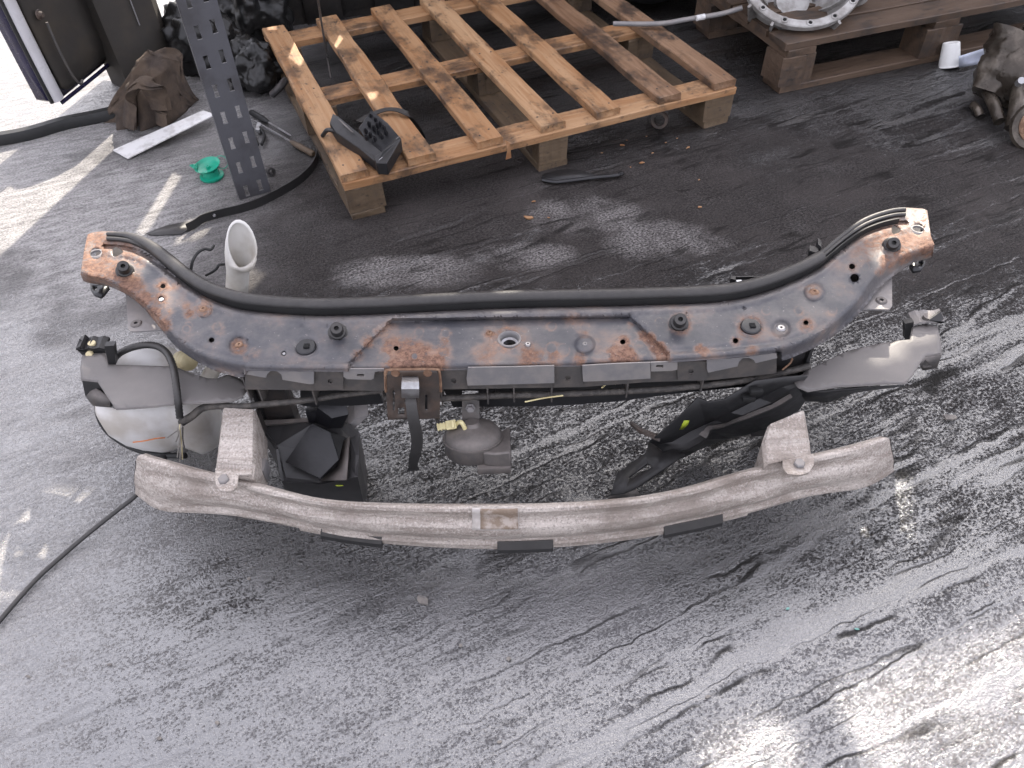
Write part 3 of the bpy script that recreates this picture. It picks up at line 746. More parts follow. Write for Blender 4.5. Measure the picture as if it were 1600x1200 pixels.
# ---- front flange tabs: upright sheet with cut-outs, and the plastic carrier behind
def front_y(u): return at(u, interp(BOT, u) + 4, ZP - .012).y
def fr(u, v, off=0.0): return aty(u, v, front_y(u) + off)
def tab(name, pts, holes, mat, off=-.0005, t=.0022, ext=()):
    return sheet(name, pts, holes, ext, lambda u, v: fr(u, v, off), mat, CFP, t, smooth=None)
def rect(x0, y0, x1, y1): return [(x0, y0), (x1, y0), (x1, y1), (x0, y1)]
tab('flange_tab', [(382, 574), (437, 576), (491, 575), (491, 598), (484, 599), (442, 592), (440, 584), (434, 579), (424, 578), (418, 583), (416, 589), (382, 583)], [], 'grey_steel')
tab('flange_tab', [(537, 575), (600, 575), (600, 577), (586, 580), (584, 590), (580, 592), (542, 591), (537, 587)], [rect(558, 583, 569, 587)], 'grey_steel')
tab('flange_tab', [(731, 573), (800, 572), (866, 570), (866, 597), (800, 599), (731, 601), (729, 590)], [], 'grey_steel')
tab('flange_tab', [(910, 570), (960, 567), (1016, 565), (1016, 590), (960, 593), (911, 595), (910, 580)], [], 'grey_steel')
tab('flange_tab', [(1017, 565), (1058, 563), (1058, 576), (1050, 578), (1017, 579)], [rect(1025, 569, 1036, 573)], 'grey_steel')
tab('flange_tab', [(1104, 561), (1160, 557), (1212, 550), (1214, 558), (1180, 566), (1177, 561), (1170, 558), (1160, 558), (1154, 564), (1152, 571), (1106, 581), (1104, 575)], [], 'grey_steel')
for (x0, y0, x1, y1, hx, hy) in ((491, 576, 537, 607, 517, 594), (690, 574, 730, 606, 709, 593), (866, 571, 911, 603, 887, 589), (1058, 563, 1104, 592, 1079, 579)):
    tab('carrier_bracket', rect(x0, y0, x1, y1), [circle(hx, hy, 4.2, 14)], 'dusty_plastic', .006, .003)
    for xx in (hx - 9, hx + 9):
        a, b = fr(xx, y0 + 5, .0045), fr(xx, y1 - 2, .0045)
        bm = bmesh.new(); add_tube(bm, [a, b], .0011, 6); bm_obj('rib', bm, 'dusty_plastic', CFP)
    a = fr(hx, hy, .0103); box('hole_backing', a, (.012, .001, .012), 'hole_black', CFP, .0002)  # black plate behind each hole, painting the shade inside it
def carrier():
    # lower plastic carrier: long upright strip behind the tabs plus ribs
    lo = [(382, 606), (600, 608), (690, 606), (800, 604), (866, 603), (911, 602), (1016, 594), (1104, 592), (1212, 581)]
    pts = [(u, interp(BOT, u) + 3) for u in range(384, 1213, 23)] + [(u, interp(lo, u)) for u in range(1212, 383, -23)]
    sheet('carrier', pts, [], [], lambda u, v: fr(u, v, .012), 'dusty_plastic', CFP, .004, smooth=None)
    pts = [(u, interp(lo, u) - 4) for u in range(690, 1250, 20)] + [(u, interp([(690, 634), (760, 633), (860, 632), (970, 624), (1060, 612), (1180, 600), (1250, 588)], u)) for u in range(1249, 689, -20)]
    sheet('lower_carrier', pts, [rect(722, 608, 748, 628)], [], lambda u, v: fr(u, v, .045), 'black_plastic', CFP, .004, smooth=None)
    pts = [(u, 605) for u in range(470, 605, 15)] + [(600, 628), (540, 632), (490, 634), (470, 630)]
    sheet('lower_carrier', pts, [], [], lambda u, v: fr(u, v, .05), 'black_plastic', CFP, .004, smooth=None)
    for u, y0, y1 in ((386, 590, 625), (407, 600, 632), (491, 607, 631), (597, 590, 632), (690, 606, 632), (762, 604, 630), (803, 604, 627), (862, 603, 627), (980, 594, 620), (1097, 590, 612)):
        a, b = fr(u, y0, .010), fr(u, y1, .012)
        box('carrier_rib', ((a.x + b.x) / 2, (a.y + b.y) / 2 + .016, (a.z + b.z) / 2), (.0026, .036, abs(a.z - b.z)), 'dusty_plastic', CFP, .0005)
    # under-tray seen through the gap
    for u0, u1, v0 in ((870, 960, 622), (1040, 1120, 610), (775, 800, 632)):
        a, b = at(u0, v0, .2), at(u1, v0 - 5, .2); box('carrier_foot', ((a.x + b.x) / 2, (a.y + b.y) / 2 + .03, .215), (b.x - a.x, .03, .035), 'black_plastic', CFP, .002)
carrier()
# ---- bonnet latch
def latch():
    Y0 = front_y(645) - .012
    f = lambda u, v, o=0: aty(u, v, Y0 + o)
    root = sheet('latch_plate', [(602, 580), (606, 577), (682, 576), (687, 580), (688, 610), (687, 652), (606, 654), (604, 620)], [rect(622, 635, 632, 646), rect(664, 615, 668, 640), rect(614, 608, 617, 640)], [], lambda u, v: f(u, v), 'latch_steel', CFP, .003, grid=10, smooth=R(30))
    pr = [(-.0022, 0), (0, .003), (.0022, 0), (0, -.003)]
    sweep('latch_rim', [f(u, v, -.003) for u, v in ((603, 612), (602, 590), (603, 581), (608, 578), (645, 577), (680, 577), (686, 580), (688, 592), (689, 612))], pr, 'rusty_iron', root, n=4)
    for u in (618, 668): lathe('rivet', [(0, .002), (.006, .002), (.0075, .0)], f(u, 583, -.0035), (0, -1, .2), 'rusty_iron', root, 16, x=(1, 0, 0))
    # bright striker block
    a = f(627, 592, -.03); b = f(654, 592, -.03)
    secs = []
    for (v, o, w) in ((588, -.004, 25), (592, -.022, 26), (597, -.030, 27), (608, -.036, 28), (619, -.034, 28), (622, -.028, 27), (620, -.006, 25)):
        secs.append((v, o, w))
    L_ = [f(641 - w / 2, v, o) for v, o, w in secs]; R_ = [f(641 + w / 2, v, o) for v, o, w in secs]
    loft('striker', [L_, [p.lerp(q, .5) for p, q in zip(L_, R_)], R_], 'bright_steel', CFP, smooth=R(35))
    for (u, v) in ((636, 625), (648, 625)):
        p = f(u, v, -.016); tube('spring', [p + Vector((.004 * math.cos(t), .004 * math.sin(t), -.002 * t / 3)) for t in [i * .7 for i in range(18)]], .0009, 'dark_steel', CFP, n=2, seg=6)
    box('latch_back_cup', f(668, 628, .004), (.018, .008, .03), 'black_plastic', CFP, .002)  # black plastic cup behind the latch plate
    # release lever hanging forward
    pth = [f(641, 618, -.018), f(643, 632, -.030), f(646, 652, -.040), f(650, 672, -.046), f(652, 690, -.050), f(649, 708, -.054), f(646, 722, -.056), f(646, 733, -.058)]
    wid = [(0, .0085), (.3, .0095), (.55, .0100), (.75, .0095), (.88, .0075), (.93, .0078), (.97, .0105), (1, .0100)]
    P = spline(pth, 8)
    secs = []
    for i, (p, t, s, w) in enumerate(frames(P, Vector((0, 0, 1)))):
        x = Vector((1, 0, 0)); nn = x.cross(t).normalized(); ww = interp(wid, i / (len(P) - 1))
        secs.append([p - x * ww - nn * .0012, p - x * ww * .6 + nn * .001, p + x * ww * .6 + nn * .001, p + x * ww - nn * .0012, p + x * ww - nn * .004, p - x * ww - nn * .004])
    lv = loft('release_lever', secs, 'rubber', CFP, smooth=R(30))
latch()
# ---- horn
def horn():
    Yh = aty(735, 640, front_y(735) + .02).y
    a = aty(735, 618, Yh); b = aty(736, 650, Yh - .02)
    root = thing('x', None, None); bpy.data.objects.remove(root)
    bk = loft('horn_bracket', [[aty(722 + s, v, y) for s, y in ((0, Yh + o), (27, Yh + o), (27, Yh + o + .003), (0, Yh + o + .003))] for v, o in ((626, 0), (640, -.004), (652, -.012), (664, -.016))], 'dusty_plastic', CFP, smooth=R(30))
    lathe('bolt', [(0, .006), (.0055, .006), (.006, 0), (.009, 0), (.009, -.002)], aty(735, 638, Yh - .008), (0, -1, .35), 'grey_steel', bk, 6, x=(1, 0, 0))
    o = aty(739, 682, Yh - .035); ax = Vector((.02, -.34, -.94)).normalized()
    r = .051
    body = lathe('horn', [(0, -.030), (.012, -.030), (.016, -.024), (r * .55, -.020), (r * .86, -.014), (r * .98, -.006), (r * 1.0, .0), (r * 1.05, .0005), (r * 1.05, .004), (r, .005), (r, .026), (r * .96, .030), (r * .80, .033), (0, .034)], o, ax, 'dusty_plastic', CFP, 36)
    m = basis(o, (1, 0, 0), ax)
    # snail outlet
    secs = []
    for x, y0, y1, z0, z1 in ((.018, .000, .050, .004, .030), (.040, -.012, .055, .004, .032), (.058, -.03, .055, .003, .036), (.066, -.034, .056, .002, .040)):
        secs.append([m @ Vector((x, y0, z0)), m @ Vector((x, y1, z0)), m @ Vector((x, y1, z1)), m @ Vector((x, y0, z1))])
    bevel(loft('horn_outlet', secs, 'dusty_plastic', CFP, smooth=R(30)), .003)
    bm = bmesh.new(); add_box(bm, .036, .038, .036, .058, .046, .012, m, .002); bm_obj('horn_mouth', bm, 'dusty_plastic', CFP)
    # yellow plug and lead
    p = aty(705, 664, Yh - .03)
    bm = bmesh.new(); add_box(bm, 0, 0, 0, .018, .016, .016, basis(p, (1, .1, .1), (0, -.6, .8)), .0015); add_box(bm, .004, 0, .009, .004, .012, .016, basis(p, (1, .1, .1), (0, -.6, .8)), .0008)
    add_box(bm, -.016, 0, 0, .018, .011, .011, basis(p, (1, .1, .1), (0, -.6, .8)), .0015)
    for q in (-.012, -.018, -.023): add_box(bm, q, 0, 0, .002, .0135, .0135, basis(p, (1, .1, .1), (0, -.6, .8)), .0004)
    bm_obj('horn_plug', bm, 'connector_yellow', CFP)
    tube('horn_lead', [p + Vector((.008, 0, 0)), aty(715, 661, Yh - .03), aty(721, 660, Yh - .034), o + Vector((-.012, -.004, .026))], .004, 'connector_yellow', CFP, n=6)
    tube('horn_lead', [p + Vector((-.022, 0, 0)), aty(686, 660, Yh - .02), aty(672, 640, Yh + .02), aty(664, 615, Yh + .03)], .003, 'wire_tape', CFP, n=6)
horn()

# ---- bumper beam
BT = smooth_tab([(221, 710), (240, 716), (300, 733), (350, 745), (400, 757), (440, 768), (480, 778), (520, 784), (560, 787), (620, 789), (700, 790), (850, 789), (950, 783), (1000, 778), (1050, 769), (1090, 759), (1130, 747), (1165, 737), (1200, 728), (1250, 716), (1300, 705), (1340, 695), (1382, 683)], 3)
BB = smooth_tab([(211, 772), (240, 794), (270, 800), (300, 801), (350, 804), (400, 812), (450, 822), (500, 832), (560, 842), (620, 848), (700, 853), (780, 855), (850, 853), (920, 848), (1000, 838), (1060, 827), (1130, 812), (1190, 796), (1250, 779), (1300, 770), (1340, 765), (1370, 754), (1396, 737)], 3)
def beam():
    ZT, ZB = .185, .088
    us = [215 + 12 * i for i in range(99)]
    secs = []
    prof = [(0, 1.0, 0), (.07, .995, 0), (.16, .965, .0), (.24, .90, 0), (.31, .80, -.006), (.36, .75, -.009), (.42, .68, -.008), (.47, .62, -.003), (.54, .55, .002), (.62, .46, .004), (.74, .33, .003), (.80, .26, -.004), (.85, .19, -.008), (.91, .11, -.005), (.96, .05, 0), (1.0, 0.0, 0)]
    n = len(us)
    for i, u in enumerate(us):
        f = i / (n - 1)
        ub = 211 + (1396 - 211) * f; ut = 221 + (1382 - 221) * f
        a = at(ut, interp(BT, ut), ZT); b = at(ub, interp(BB, ub), ZB)
        d = b - a; ring = []
        endf = max(sstep(.13, .0, f), sstep(.87, 1.0, f))
        outw = Vector((0, -.8, .6))
        for (k, zz, bul) in prof:
            p = a + Vector((d.x * k, d.y * k, 0)); p.z = ZB + (ZT - ZB) * (zz * (1 - endf * .0))
            # bulged front: push out, flatter at ends
            s = math.sin(math.pi * k)
            p += outw * (.010 * s * (1 - .5 * endf)) + outw * bul * (1 - endf * .8)
            p += outw * (.0012 * noise.noise(Vector((u * .02, k * 3, 1))) + .002 * noise.noise(Vector((u * .008, k * 2, 5))))
            # crush folds near both ends
            for uc, sg in ((415, 1), (455, -1), (1190, 1), (1140, -1)):
                p += outw * (-.005 * sg * math.exp(-(((u - uc - (k - .5) * 160) / 26) ** 2)) * s)
            ring.append(p)
        back = Vector((0, .030, 0))
        ring += [b + Vector((0, .018, .004)), b + back + Vector((0, 0, .010)), a + Vector((0, .012, -.012))]
        secs.append(ring)
    o = loft('bumper_beam', secs, 'corroded_aluminium', CFP, smooth=R(26))
    # hollow ends: a dark sheet stands in for the shade inside
    for ring, sx in ((secs[0], -1), (secs[-1], 1)):
        c = sum(ring, Vector()) / len(ring)
        py_obj('beam_end_shade', [c + (p - c) * .86 + Vector((sx * .0015, 0, 0)) for p in ring], [list(range(len(ring)))], 'dark_steel', CFP)
    # bottom lip along the middle
    pts = [at(u, interp(BB, u) - 3, ZB - .002) for u in range(470, 1190, 24)]
    sweep('beam_lip', pts, [(-.010, -.004), (.005, -.004), (.005, .004), (-.010, .004)], 'corroded_aluminium', CFP, n=2)
    # old label
    def onb(u, k, lift=.0015):
        f = (u - 211) / (1396 - 211); j = f * (n - 1); i0 = min(int(j), n - 2); fr_ = j - i0
        ks = [q[0] for q in prof]; m = 0
        while m < len(ks) - 2 and ks[m + 1] < k: m += 1
        w = (k - ks[m]) / (ks[m + 1] - ks[m])
        p = secs[i0][m].lerp(secs[i0][m + 1], w).lerp(secs[i0 + 1][m].lerp(secs[i0 + 1][m + 1], w), fr_)
        return p + Vector((0, -.8, .6)) * lift
    def label(u0, u1, k0, k1, mat, lift, nm):
        vs = []; fs = []; NU, NK = 10, 8
        for i in range(NU + 1):
            for j in range(NK + 1): vs.append(onb(u0 + (u1 - u0) * i / NU, k0 + (k1 - k0) * j / NK, lift))
        for i in range(NU):
            for j in range(NK): fs.append((i * (NK + 1) + j, (i + 1) * (NK + 1) + j, (i + 1) * (NK + 1) + j + 1, i * (NK + 1) + j + 1))
        thick(py_obj(nm, vs, fs, mat, o), .0006)
    simple('label_brown', (.20, .15, .11), .7, col2=(.36, .31, .27), scale=60, amt=(.42, .62), bump=.0006)
    simple('label_pale', (.46, .425, .40), .75, col2=(.36, .33, .30), scale=40)
    label(739, 812, .10, .58, 'label_pale', .0008, 'label_backing'); label(752, 811, .12, .56, 'label_brown', .0016, 'label')
    # black clips under the beam
    for u0, u1, dv in ((502, 598, 0), (777, 864, 0), (1036, 1128, 0)):
        secs2 = []
        for i in range(7):
            u = u0 + (u1 - u0) * i / 6
            e = 0 if 0 < i < 6 else .002
            p = at(u, interp(BB, u) - 12, ZB + .010); q = at(u, interp(BB, u) + 7, ZB - .016 + e)
            secs2.append([p + Vector((0, -.006, .003)), p.lerp(q, .45) + Vector((0, -.010, .0)), q + Vector((0, -.004, 0)), q + Vector((0, .02, 0)), p + Vector((0, .01, -.006))])
        bevel(loft('beam_clip', secs2, 'rubber', CFP, smooth=R(25)), .0012)
beam()
# ---- crash boxes (front legs)
def crash_box(side):
    if side < 0:
        top = [(347, 637), (399, 640)]; mid = [(337, 718), (398, 722)]; low = [(334, 735), (395, 742)]
        lug = [(337, 734), (338, 760), (345, 769), (360, 771), (371, 765), (374, 744), (394, 744), (396, 736)]; bolt = (351.5, 752.5)
    else:
        top = [(1200, 664), (1258, 640)]; mid = [(1191, 690), (1266, 686)]; low = [(1195, 727), (1270, 715)]
        lug = [(1198, 728), (1222, 722), (1222, 734), (1230, 744), (1248, 745), (1263, 741), (1271, 728), (1270, 712)]; bolt = (1247, 728)
    sg = 1 if side < 0 else -1
    A = [at(*p, .220) for p in top]; B = [at(*p, .211) for p in mid]; C = [at(*p, .199) for p in low]
    dn = Vector((0, 0, -.085))
    secs = []
    for (l, r) in (A, (A[0].lerp(B[0], .5), A[1].lerp(B[1], .5)), B, (B[0].lerp(C[0], .5) + Vector((0, 0, -.001)), B[1].lerp(C[1], .5) + Vector((0, 0, -.001))), C):
        w = (r - l); e = w * .07
        secs.append([l + Vector((0, 0, -.006)), l + e, r - e, r + Vector((0, 0, -.006)), r + dn, r + dn - e, l + dn + e, l + dn])
    o = loft('crash_box', secs, 'corroded_aluminium', CFP, smooth=R(38))
    # pressed ridge
    pts = [B[0] + (B[1] - B[0]) * t + Vector((0, 0, .001)) for t in (.05, .35, .65, .95)]
    sweep('ridge', pts, [(-.005, -.003), (0, .0022), (.005, -.003)], 'corroded_aluminium', o, n=4, closed=True)
    lp = spline([Vector((u, v, 0)) for u, v in lug], 1)
    root = sheet('bolt_lug', lug, [], [], lambda u, v: at(u, v, .198), 'corroded_aluminium', CFP, .005, smooth=R(30)); bevel(root, .0015)
    bo = at(*bolt, .198)
    lathe('washer', [(0, .0), (.0128, 0), (.0128, .0025), (.0112, .0035), (0, .0035)], bo, (0, -.1, 1), 'grey_steel', root, 28)
    lathe('bolt_head', [(0, .0115), (.0075, .0115), (.0092, .0098), (.0092, .002)], bo, (0, -.1, 1), 'grey_steel', root, 6, smooth=R(20))
    if side < 0:
        p, q = at(404, 728, .16), at(418, 732, .16)
        box('spacer', at(406, 735, .15), (.028, .03, .035), 'grey_steel', CFP, .005)
        box('side_flange', at(400, 690, .15), (.006, .11, .06), 'dark_steel', CFP, .002)
    # upright behind, joining the box to the panel
    u = 425 if side < 0 else 1225
    b0 = at(u, 640 if side < 0 else 618, .17); 
    box('upright', (b0.x, b0.y + .035, .165), (.055, .03, .27), 'dark_steel', CFP, .004)
    box('upright', (b0.x - .028 * sg, b0.y + .035, .165), (.006, .05, .27), 'black_plastic', CFP, .001)
crash_box(-1); crash_box(1)

# ---- headlamp brackets
def bracket_left():
    z = .225
    f = lambda u, v, dz=0: at(u, v, z + dz)
    out = [(130, 556), (150, 553), (164, 553), (170, 571), (200, 572), (230, 573), (262, 574), (280, 577), (298, 584), (312, 589), (326, 593), (340, 593), (355, 587), (368, 590), (381, 597), (386, 609), (378, 621), (362, 627), (345, 629), (320, 630), (290, 631), (267, 633), (230, 637), (200, 639), (183, 640), (170, 621), (154, 597), (128, 594), (127, 575)]
    def mp(u, v): return f(u, v)
    root = sheet('headlamp_bracket', out, [], [], mp, 'bracket_plastic', CFP, .003, grid=9, smooth=R(20)); tube('edge_rib', [mp(u, v) + Vector((0, 0, .0006)) for u, v in out + out[:1]], .0016, 'bracket_plastic', root, smooth=False, seg=6)
    plate('bracket_tab', [aty(163, 541, f(165, 570).y), aty(178, 540, f(165, 570).y), aty(181, 570, f(165, 570).y), aty(170, 572, f(165, 570).y)], (0, .012, 0), 'black_plastic', root)
    # bent clip on top
    Yc = f(140, 553).y
    secs = []
    for u, v in ((118, 545), (125, 541), (131, 546), (138, 543), (146, 545), (154, 543), (163, 545)):
        p = aty(u, v, Yc); secs.append([p, p + Vector((0, .03, .002)), p + Vector((0, .03, -.004)), p + Vector((0, 0, -.004))])
    loft('bracket_clip', secs, 'black_plastic', root, smooth=R(20))
    plate('bracket_lip', [aty(118, 545, Yc), aty(124, 529, Yc + .02), aty(138, 540, Yc + .02), aty(131, 548, Yc)], (0, 0, -.003), 'black_plastic', root)
    bevel(plate('bracket_gusset', [aty(119, 546, Yc), aty(163, 546, Yc), aty(165, 556, Yc), aty(130, 557, Yc)], (0, .004, 0), 'black_plastic', root), .001)
    lathe('clip_nut', [(0, .012), (.007, .012), (.008, 0)], aty(147, 543, Yc + .012), (0, 0, 1), 'yellowed_plastic', root, 14)
    lathe('clip_nut', [(0, .006), (.006, .006), (.007, 0)], aty(141, 553, Yc - .002), (0, -1, .5), 'yellowed_plastic', root, 12, x=(1, 0, 0))
    # folded lower pocket
    a = [f(128, 594), f(154, 597), f(183, 640)]
    lo = [at(133, 618, .18), at(150, 635, .17), at(175, 637, .175)]
    py_obj('bracket_pocket', a + lo + [at(140, 628, .168), at(170, 610, .20)], [(0, 1, 7), (1, 2, 7), (0, 7, 3), (3, 7, 4), (4, 7, 5), (5, 7, 2), (3, 4, 6)], 'black_plastic', root)
    thick(py_obj('bracket_pocket_face', [at(134, 620, .18), at(146, 604, .205), at(171, 622, .195), at(172, 636, .18), at(145, 634, .17)], [(0, 1, 2, 3, 4)], 'dusty_plastic', root), .003)
    # moulded marks
    for (u, v) in ((222, 605), (252, 603)):
        p = [mp(u - 4, v) + Vector((0, 0, .0006)), mp(u, v - 2.5) + Vector((0, 0, .0006)), mp(u + 4, v - 1) + Vector((0, 0, .0006)), mp(u + 2, v + 2) + Vector((0, 0, .0006))]
        tube('mould_mark', p, .0006, 'rubber_dark', root, n=4, seg=5)
def bracket_right():
    z = .225
    f = lambda u, v, dz=0: at(u, v, z + dz)
    out = [(1242, 598), (1258, 582), (1290, 566), (1310, 556), (1335, 547), (1365, 540), (1395, 535), (1422, 532), (1426, 512), (1445, 508), (1464, 512), (1469, 535), (1470, 553), (1445, 557), (1436, 568), (1424, 588), (1412, 600), (1380, 600), (1345, 603), (1310, 604), (1285, 608), (1262, 612), (1248, 606)]
    def mp(u, v): return f(u, v)
    root = sheet('headlamp_bracket', out, [], [], mp, 'bracket_plastic', CFP, .003, grid=9, smooth=R(20)); tube('edge_rib', [mp(u, v) + Vector((0, 0, .0006)) for u, v in out + out[:1]], .0016, 'bracket_plastic', root, smooth=False, seg=6)
    Yc = f(1440, 512).y
    plate('bracket_tab', [aty(1414, 506, Yc), aty(1428, 503, Yc), aty(1424, 531, Yc), aty(1414, 530, Yc)], (0, .012, 0), 'black_plastic', root)
    secs = []
    for u, v in ((1428, 507), (1438, 503), (1444, 504), (1451, 502), (1460, 503), (1468, 503), (1477, 500)):
        p = aty(u, v, Yc); secs.append([p, p + Vector((0, .03, .002)), p + Vector((0, .03, -.004)), p + Vector((0, 0, -.004))])
    loft('bracket_clip', secs, 'grey_steel', root, smooth=R(20))
    plate('bracket_lip', [aty(1452, 500, Yc), aty(1470, 487, Yc + .012), aty(1477, 503, Yc), aty(1470, 506, Yc)], (0, .004, 0), 'black_plastic', root)
    lathe('clip_nut', [(0, .010), (.008, .010), (.009, 0)], aty(1447, 500, Yc + .010), (0, 0, 1), 'dusty_plastic', root, 14)
    thick(py_obj('bracket_pocket', [mp(1445, 557), mp(1470, 553), at(1462, 574, .18), at(1440, 577, .18), mp(1436, 568)], [(0, 1, 2, 3, 4)], 'dusty_plastic', root), .003)
    # dark lower return of the bracket
    pts = [at(1250, 607, .205), at(1285, 610, .208), at(1345, 604, .21), at(1412, 601, .21), at(1330, 612, .16), at(1295, 626, .14), at(1258, 625, .14)]
    thick(py_obj('bracket_return', pts, [(0, 1, 5, 6), (1, 2, 4, 5), (2, 3, 4)], 'black_plastic', root), .003)
bracket_left(); bracket_right()

# ---- washer bottle behind the left bracket
def bottle():
    def sect(u, vtop, vbot, z0, z1, dep):
        c0 = at(u, vbot, z0); c1 = at(u, vtop, z1); c = (c0 + c1) / 2; hz = (z1 - z0) / 2
        ring = []
        for j in range(20):
            a = 2 * math.pi * j / 20; ca, sa = math.cos(a), math.sin(a)
            ring.append(Vector((c.x, c.y + dep * math.copysign(abs(ca) ** .7, ca), c.z + hz * math.copysign(abs(sa) ** .7, sa))))
        return ring
    data = [(158, 634, 640, .10, .12, .008), (163, 622, 655, .085, .15, .03), (175, 606, 668, .06, .165, .05), (195, 600, 684, .035, .17, .055), (220, 598, 694, .02, .172, .055), (245, 600, 698, .012, .17, .052), (262, 606, 694, .02, .166, .048), (275, 612, 686, .03, .16, .042), (290, 610, 694, .02, .16, .045), (308, 608, 700, .01, .16, .05), (322, 610, 697, .015, .155, .046), (336, 618, 688, .03, .145, .035), (342, 630, 670, .06, .12, .012)]
    o = loft('washer_bottle', [sect(*d) for d in data], 'bottle_plastic', CFP, smooth=R(60))
    # upper lobe behind the bracket
    data = [(186, 566, 574, .17, .19, .01), (192, 556, 580, .15, .2, .03), (220, 554, 582, .14, .203, .035), (250, 554, 582, .14, .203, .035), (272, 556, 582, .145, .2, .03), (280, 566, 580, .16, .19, .01)]
    loft('bottle_shoulder', [sect(*d) for d in data], 'bottle_plastic', o, smooth=R(60))
    a, b = at(286, 562, .20), at(306, 574, .205)
    ax = (at(304, 572, .215) - at(283, 562, .215)).normalized()
    lathe('bottle_cap', [(0, -.005), (.017, -.005), (.018, .0), (.018, .008), (.0186, .009), (.018, .010), (.018, .016), (.0186, .017), (.018, .018), (.017, .026), (.012, .030), (0, .031)], at(284, 563, .2), ax + Vector((0, 0, .35)), 'yellowed_plastic', o, 24)
    bm = bmesh.new(); q = at(262, 689, .06)
    for d in ((0, 0, 0), (.006, .003, .006), (-.005, .002, .004)): add_box(bm, q.x + d[0], q.y - .05 + d[1], q.z + d[2], .012, .01, .012, None, .003)
    bm_obj('pump', bm, 'rubber_dark', o)
    tube('filler_pipe', [at(318, 606, .15), at(340, 560, .17), at(358, 500, .16), at(368, 455, .17)], .015, 'milky_plastic', o, n=8, seg=16)
    # flared filler scoop standing behind the panel
    Yn = at(368, 455, .17).y
    def ring(cu, cv, ru, dep, tilt, n=22, cut=0.0):
        c = aty(cu, cv, Yn); out = []
        k = (aty(cu + ru, cv, Yn) - c).length
        for j in range(n):
            a = 2 * math.pi * j / n
            out.append(c + Vector((k * math.cos(a), dep * math.sin(a), tilt * math.sin(a))))
        return out
    secs = [ring(370, 470, 17, .018, 0), ring(371, 440, 17.5, .019, 0), ring(372, 420, 17.5, .019, .0), ring(373, 408, 20, .022, .004), ring(375, 400, 23, .024, .012), ring(376, 393, 24.5, .026, .026), ring(377, 388, 24.5, .026, .038), ring(378, 385, 23, .024, .046), ring(378, 386, 20.5, .020, .044)]
    o2 = loft('filler_scoop', secs, 'milky_plastic', o, caps=False, smooth=R(60)); thick(o2, .0025, 0)
    secs = [ring(375, 398, 20, .022, .008), ring(376, 402, 18, .018, .004), ring(375, 408, 14, .014, 0)]
    lathe('filler_throat', [(0, 0), (.017, .0), (.019, .003)], aty(371, 426, Yn), (0, -.1, 1), 'milky_plastic', o, 20)
bottle()
# wire hooks beside the filler
tube('wire_hook', [at(298, 424, .30), at(301, 408, .315), at(309, 395, .32), at(320, 389, .32), at(329, 390, .318), at(334, 384, .315)], .0028, 'rubber_dark', CFP, n=6, seg=8)
tube('wire_hook', [at(322, 430, .29), at(330, 426, .30), at(338, 420, .305), at(342, 414, .31), at(350, 413, .30)], .0026, 'rubber_dark', CFP, n=6, seg=8)

# ---- hoses and loom
tube('corrugated_hose', [at(176, 562, .215), at(190, 550, .235), at(210, 542, .245), at(232, 539, .25), at(250, 543, .25), at(263, 555, .25), at(271, 575, .252), at(275, 600, .25), at(278, 625, .235), at(281, 652, .20)], .0058, 'rubber', CFP, n=10, seg=10, ripple=.16, rip_n=2)
tube('wiring_loom', [at(284, 660, .17), at(300, 650, .19), at(316, 638, .20), at(340, 634, .21), at(372, 636, .215), at(410, 632, .215), at(450, 628, .215), at(490, 624, .215), at(530, 618, .215), at(565, 614, .215), at(598, 611, .22)], lambda f: .0075 - .003 * f, 'wire_tape', CFP, n=8, seg=10)
tube('wiring_loom', [at(600, 622, .23), at(700, 622, .22), at(780, 618, .22), at(860, 616, .22), at(960, 612, .22), at(1060, 606, .22), at(1180, 592, .23), at(1265, 572, .24)], .006, 'wire_tape', CFP, n=8, seg=8)
for i, (u, v, m) in enumerate(((275, 690, 'grey_wire'), (281, 722, 'grey_wire'), (285, 718, 'yellowed_plastic'), (277, 715, 'grey_wire'), (262, 684, 'grey_wire'), (288, 700, 'dark_steel'))):
    tube('loose_wire', [at(283, 660, .172), at(281 + (i - 2) * 1.5, 668, .17), at((u + 283) / 2, (v + 668) / 2, .14 - .004 * i), at(u, v, .11)], .0012, m, CFP, n=6, seg=6)
tube('loose_wire', [at(208, 691, .10), at(225, 689, .11), at(245, 685, .12), at(258, 684, .12)], .0012, 'orange_wire', CFP, n=6, seg=6)
tube('drain_hose', [at(152, 634, .10), at(156, 655, .075), at(170, 676, .05), at(195, 694, .03), at(225, 706, .022), at(255, 711, .02), at(290, 712, .03)], .0058, 'rubber_dark', CFP, n=8, seg=10)
tube('coloured_lead', [at(820, 628, .235), at(850, 622, .235), at(880, 618, .235)], .0013, 'connector_yellow', CFP, n=4, seg=6)
tube('coloured_lead', [at(940, 606, .235), at(952, 598, .235), at(962, 600, .235)], .0013, 'connector_yellow', CFP, n=4, seg=6)
tube('coloured_lead', [at(1222, 578, .25), at(1234, 568, .26), at(1238, 560, .265)], .0016, 'rusty_iron', CFP, n=4, seg=6)

